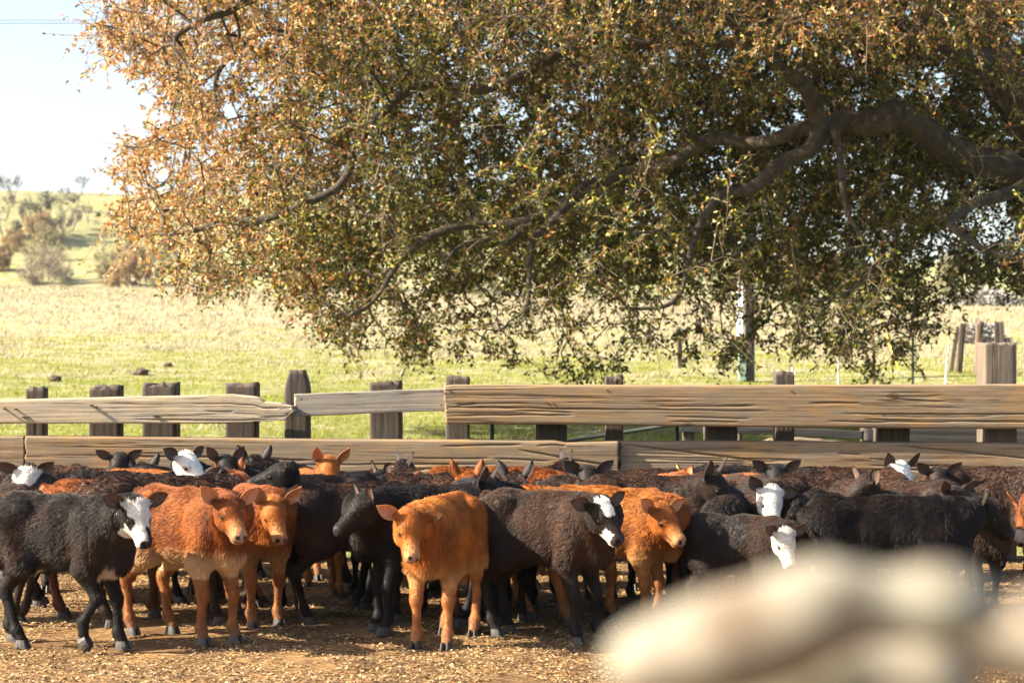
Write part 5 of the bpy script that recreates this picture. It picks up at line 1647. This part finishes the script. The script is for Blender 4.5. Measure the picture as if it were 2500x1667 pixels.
    nt.links.new(at_.outputs[0], b.inputs['Base Color'])
    b.inputs['Roughness'].default_value = .48
    b.inputs['Specular IOR Level'].default_value = .28
    tr = nt.nodes.new('ShaderNodeBsdfTranslucent')
    mx = nt.nodes.new('ShaderNodeMixShader'); mx.inputs[0].default_value = .32
    nt.links.new(at_.outputs[0], tr.inputs[0])
    nt.links.new(b.outputs[0], mx.inputs[1]); nt.links.new(tr.outputs[0], mx.inputs[2])
    nt.links.new(mx.outputs[0], nt.nodes['Material Output'].inputs[0])
    o = put('foliage', mesh_np('foliage', v - org, f, False, np.repeat(col, 4, 0)), m, tree); o['kind'] = 'stuff'
    print('oak leaves', nl, 'twigs', nt_, round(_t.time() - _t1, 1))


oak()


# ------------------------------------------------------------------ trees on the hills
M['far_bark'] = plain('far_bark', (.13, .10, .085), .9, 0, 2, (.08, .06, .05))


def far_leaf_mat(name):
    m, nt, b = mat_base(name)
    at = nt.nodes.new('ShaderNodeVertexColor'); at.layer_name = 'coat'
    nt.links.new(at.outputs[0], b.inputs['Base Color']); b.inputs['Roughness'].default_value = .9
    b.inputs['Specular IOR Level'].default_value = .1
    return m


M['far_leaf'] = far_leaf_mat('far_foliage')


def far_tree(label, px, py, hpx, wpx, kind, seed, lo=130, hi=460, dmin=None):
    r = np.random.default_rng(seed)
    L = ray_land(px, py, dmin or lo, hi, 2500)
    d = L.y
    Hh = hpx / FPX * d; Wd = wpx / FPX * d
    root = empty('hill_tree' if kind != 'bush' else 'hill_bush', tuple(L))
    tag(root, label, 'tree', 'trees on the far hills')
    segs = []
    def grow(p, dr, ln, rad, lev):
        n = 4
        for i in range(n):
            q = p + dr * ln / n
            segs.append((p, q, rad * (1 - .35 * i / n), rad * (1 - .35 * (i + 1) / n), lev))
            p = q
            dr = dr + r.standard_normal(3) * .13 + np.array([0, 0, .03]); dr /= np.linalg.norm(dr)
        if lev < 4:
            for k in range(3 if lev < 2 else 2 + int(r.random() < .5)):
                nd = dr + r.standard_normal(3) * (.62 if lev else .75) * np.array([1, 1, .6]); nd /= np.linalg.norm(nd)
                grow(p, nd, ln * r.uniform(.6, .85), rad * .62, lev + 1)
    base = np.array([0, 0, -.3])
    stems = 1 if kind in ('bare', 'dark') else (6 if kind in ('bush', 'pale') else 4)
    for s in range(stems):
        dr = np.array([r.normal() * .15 * stems ** .5, r.normal() * .15 * stems ** .5, 1.0]); dr /= np.linalg.norm(dr)
        grow(base, dr, .36 if stems == 1 else .24, .034 if stems == 1 else .02, 0)
    P0 = np.array([s[0] for s in segs]); P1 = np.array([s[1] for s in segs]); R0 = np.array([s[2] for s in segs]); R1 = np.array([s[3] for s in segs]); lv = np.array([s[4] for s in segs])
    mx = np.array([np.percentile(np.abs(P1[:, 0]), 93), np.percentile(np.abs(P1[:, 1]), 93), np.percentile(P1[:, 2], 95)])
    sc = np.array([Wd / 2 / mx[0], Wd / 2 / mx[1], Hh / mx[2]])
    P0 = P0 * sc; P1 = P1 * sc; R0 = R0 * Hh * .9; R1 = R1 * Hh * .9
    def pr(p0, p1, r0, r1, sides=4):
        dd = p1 - p0; dd /= np.maximum(np.linalg.norm(dd, axis=1), 1e-6)[:, None]
        a = np.cross(dd, np.array([.31, .22, .92])); a /= np.maximum(np.linalg.norm(a, axis=1), 1e-6)[:, None]; bb = np.cross(dd, a)
        t = np.arange(sides) / sides * 2 * np.pi
        ring = a[:, None] * np.cos(t)[None, :, None] + bb[:, None] * np.sin(t)[None, :, None]
        v = np.concatenate([p0[:, None] + ring * r0[:, None, None], p1[:, None] + ring * r1[:, None, None]], 1).reshape(-1, 3)
        k = np.arange(len(p0))[:, None] * 2 * sides; j = np.arange(sides)[None]; jn = (j + 1) % sides
        return v, np.stack([k + j, k + jn, k + sides + jn, k + sides + j], -1).reshape(-1, 4)
    t_ = lv <= 1
    v, f = pr(P0[t_], P1[t_], R0[t_], R1[t_], 6)
    put('trunk', mesh_np('trunk', v, f), M['far_bark'], root)
    t_ = ~t_
    v1, f1 = pr(P0[t_], P1[t_], R0[t_], R1[t_], 3)
    # crown: fine twigs or small leaf clumps round the outer branches
    tips = P1[lv >= 3]
    per = {'bare': 14, 'dark': 18, 'olive': 24, 'bush': 44, 'pale': 30}[kind]
    src = tips[r.integers(0, len(tips), max(400, len(tips) * per // 4))]
    n = len(src)
    c = src + r.standard_normal((n, 3)) * Hh * .045
    dr = r.standard_normal((n, 3)); dr /= np.linalg.norm(dr, axis=1)[:, None]
    sd = np.cross(dr, r.standard_normal((n, 3))); sd /= np.linalg.norm(sd, axis=1)[:, None]
    if kind in ('bare', 'dark'):
        Ln = r.uniform(.3, .8, n)[:, None] * Hh / 9; Wn = Ln * .085
    else:
        Ln = r.uniform(.14, .34, n)[:, None] * Hh / 8; Wn = Ln * (.22 if kind == 'pale' else .32)
    vv = np.stack([c - dr * Ln / 2 - sd * Wn, c - dr * Ln / 2 + sd * Wn, c + dr * Ln / 2 + sd * Wn, c + dr * Ln / 2 - sd * Wn], 1).reshape(-1, 3)
    pal = {'bare': (.15, .12, .10), 'dark': (.10, .095, .06), 'olive': (.27, .24, .13), 'bush': (.36, .25, .13), 'pale': (.30, .25, .19)}[kind]
    col = np.array(pal) * r.uniform(.7, 1.3, (n, 1))
    V = np.concatenate([v1, vv]); Cc = np.concatenate([np.tile([.14, .11, .09], (len(v1), 1)), np.repeat(col, 4, 0)])
    fs = [f1, np.arange(4 * n).reshape(-1, 4) + len(v1)]
    if kind == 'dark':      # mistletoe balls
        for q in range(5):
            b0 = tips[r.integers(0, len(tips))] * np.array([.5, .5, .8]); m_ = 160
            cc = b0 + r.standard_normal((m_, 3)) * Hh * .022
            dr2 = r.standard_normal((m_, 3)) * .03 * Hh; sd2 = r.standard_normal((m_, 3)) * .015 * Hh
            vm = np.stack([cc - dr2, cc + sd2, cc + dr2, cc - sd2], 1).reshape(-1, 3)
            fs.append(np.arange(4 * m_).reshape(-1, 4) + len(V)); V = np.concatenate([V, vm]); Cc = np.concatenate([Cc, np.tile([.05, .07, .03], (4 * m_, 1))])
    put('crown', mesh_np('crown', V, fs, False, Cc), M['far_leaf'], root)
    return root


for a in [
    ('wide bare oak on the skyline with spreading crown, by the hilltop power line', 132, 462, 52, 84, 'bare', 1, 300),
    ('small leaning bare tree on the skyline just left of the wide bare oak', 92, 462, 28, 40, 'bare', 2, 300),
    ('bare tree at the left edge rising above the skyline', 25, 495, 62, 70, 'bare', 3, 270),
    ('faint bare tree at the skyline right of the wide bare oak', 200, 478, 44, 42, 'bare', 4, 290),
    ('dark tall tree with mistletoe clumps below the skyline', 118, 568, 92, 78, 'dark', 5, 225),
    ('dark twin-stemmed tree left of the mistletoe tree', 58, 585, 72, 66, 'dark', 6, 225),
    ('brown bare tree at the left edge on the lower hill', 8, 583, 70, 60, 'bare', 7, 225),
    ('thin bare tree on the shaded hillside right of the mistletoe tree', 165, 490, 30, 34, 'bare', 8, 270),
    ('brownish scrubby tree on the middle ridge near the oak leaves', 182, 566, 62, 70, 'bare', 9, 225),
    ('bare forked tree in the hollow above the pale round bush', 125, 632, 70, 84, 'olive', 10, 165),
    ('large pale leafless bush in the hollow, left of the brown round bush', 118, 694, 76, 112, 'pale', 11, 140),
    ('round rusty brown bush at the edge of the dry meadow', 320, 705, 84, 96, 'bush', 12, 140),
    ('pale olive tree behind the round rusty brown bush', 288, 640, 62, 92, 'olive', 13, 165),
    ('slender olive shrub left of the round rusty brown bush', 252, 690, 48, 52, 'olive', 14, 140),
    ('thicket tree at the left edge, topmost of the hillside wood', 14, 540, 60, 60, 'bare', 31, 245),
    ('brown tree in the hillside wood behind the twin-stemmed tree', 82, 545, 58, 62, 'bare', 32, 245),
    ('low brown tree in the hillside wood left of the mistletoe tree', 92, 590, 62, 66, 'bush', 33, 225),
    ('brown tree in the hillside wood just right of the mistletoe tree', 150, 580, 66, 60, 'bare', 34, 225),
    ('thin tree on the shaded slope left of the leaf tips', 215, 545, 44, 40, 'bare', 35, 250),
    ('thin tree on the shaded slope among the lowest orange leaf tips', 285, 560, 46, 46, 'bare', 36, 250),
    ('grey tree on the shaded slope under the skyline trees', 175, 515, 40, 44, 'dark', 37, 260),
    ('grey scrub tree at the left edge above the hollow', 30, 615, 44, 60, 'bush', 38, 210),
    ('orange-brown bush at the left edge of the hollow', -4, 660, 52, 44, 'bush', 15, 150),
    ('grey-green tree behind the hanging leaf tips at left', 392, 655, 60, 80, 'olive', 16, 165),
    ('dark low tree just beyond the meadow below the hanging leaves', 515, 705, 62, 90, 'dark', 17, 140),
    ('brown bush beyond the meadow, half hidden by the orange leaves', 740, 712, 66, 100, 'bush', 18, 140),
    ('olive tree beyond the meadow behind the oak, left of centre', 900, 715, 90, 120, 'olive', 19, 140),
    ('olive tree beyond the meadow behind the oak, near the centre', 1150, 720, 110, 130, 'olive', 20, 140),
    ('brown tree behind the oak right of centre', 1450, 725, 120, 150, 'dark', 21, 140),
    ('greyish tree behind the oak near the utility pole', 1760, 730, 130, 150, 'bare', 22, 140),
    ('olive tree behind the oak right of the utility pole', 1990, 730, 110, 140, 'olive', 23, 140),
    ('olive-green tree seen in the gap right of the hanging leaves', 2330, 722, 90, 110, 'olive', 24, 140),
    ('grey bare tree at the right edge behind the brush heap', 2490, 720, 100, 130, 'bare', 25, 140),
]:
    far_tree(a[0], a[1], a[2], a[3], a[4], a[5], a[6], dmin=a[7])
    
# ------------------------------------------------------------------ the rail right before the lens
def near_rail():
    root = empty('near_rail', (0.55, .80, 0))
    tag(root, 'pale weathered split rail close to the lens, blurred at lower right', 'fence rail')
    off = np.array([.55, .80, 0])
    F = Field([.0, .45, 1.18], [.62, 1.0, 1.62], .006)
    def w(px, py, d=.66): return np.array(W(px, py, d))
    def c(a, b, ra, rb, k=.02): F.cap(a, b, ra, rb, k)
    # upper split piece: rises from its tip to a broad back
    c(w(1560, 1606), w(1760, 1559), .010, .0125)
    c(w(1760, 1569), w(1990, 1486), .011, .0115)
    c(w(1990, 1486), w(2300, 1476), .0115, .0110)
    c(w(2300, 1484), w(2400, 1486), .009, .006)
    c(w(1600, 1629), w(1900, 1579), .007, .009)
    V, Q = surface_nets(F.F, F.org, F.h)
    def rough_(V, sd):
        n1 = fbm(V * np.array([18, 18, 60]), 3, sd); n2 = fbm(V * 110, 2, sd + 1)
        cen = V.mean(0)
        return V + (n1[:, None] * .004 + n2[:, None] * .0012) * np.array([.2, -1, .6])
    m, nt, b = mat_base('bleached_lichen_wood')
    v = coords(nt)
    n = noise(nt, v, 18, 5, .6)
    r_ = ramp(nt, [(.34, (.15, .11, .075)), (.5, (.24, .20, .155)), (.66, (.31, .27, .22))], n)
    n2 = noise(nt, v, 9, 4, .6)
    g_ = ramp(nt, [(.5, (0, 0, 0)), (.64, (1, 1, 1))], n2)
    cc = mixc(nt, r_.outputs[0], (.23, .22, .17), g_.outputs[0])
    nt.links.new(cc, b.inputs['Base Color']); b.inputs['Roughness'].default_value = .9
    put('upper_split', mesh_np('rail', rough_(V, 3) - off, Q), m, root)
    F = Field([.0, .45, 1.18], [.75, 1.1, 1.62], .006)
    c(w(1750, 1705, .70), w(1980, 1664, .70), .009, .010)
    c(w(1980, 1668, .70), w(2270, 1632, .70), .010, .010)
    c(w(1700, 1730, .70), w(2330, 1735, .70), .013, .010)
    V, Q = surface_nets(F.F, F.org, F.h)
    put('lower_split', mesh_np('rail', rough_(V, 8) - off, Q), m, root)
    F = Field([.12, .45, 1.18], [.95, 1.1, 1.62], .006)
    c(w(2500, 1470, .72), w(2800, 1470, .72), .006, .014)
    V, Q = surface_nets(F.F, F.org, F.h)
    put('knot', mesh_np('rail', rough_(V, 12) - off, Q), m, root)
    # dark heart between the splits and the post that carries the rail, just outside the frame
    o = tube('heart', [w(1900, 1600, .74), w(2300, 1560, .75), w(2800, 1600, .76)], [.008, .014, .016], m, root, 10)
    pp = w(3300, 1600, .76)
    t2 = timber('post', lambda u: Vector((pp[0] + .03, .80, 1.56 * u)), .06, .06, M['post_pale'], root, nu=60, front=14, edge=6, seed=77, axis='z')


near_rail()

# ------------------------------------------------------------------ haze volume, added mostly for the wash of lens flare
def haze():
    bm = bmesh.new(); bmesh.ops.create_cube(bm, size=1)
    for v in bm.verts: v.co = Vector((v.co.x * 2400, v.co.y * 1500 + 640, v.co.z * 130 + 60))
    me = bpy.data.meshes.new('haze'); bm.to_mesh(me); bm.free()
    m = bpy.data.materials.new('haze_air'); m.use_nodes = True; nt = m.node_tree; nt.nodes.clear()
    o_ = nt.nodes.new('ShaderNodeOutputMaterial'); v = nt.nodes.new('ShaderNodeVolumePrincipled')
    v.inputs['Color'].default_value = (.93, .95, 1, 1); v.inputs['Density'].default_value = .00014
    v.inputs['Anisotropy'].default_value = .3
    nt.links.new(v.outputs[0], o_.inputs['Volume'])
    o = put('haze', me, m); o['kind'] = 'stuff'


if not os.environ.get('NOHAZE'): haze()
print('TRIS', sum(sum(len(p.vertices) - 2 for p in o.data.polygons) for o in scene.objects if o.type == 'MESH' and o.name.split('.')[0] in ('foliage', 'twigs', 'branches', 'meadow_grass', 'body', 'beam', 'meadow_ground', 'limb', 'crown')))
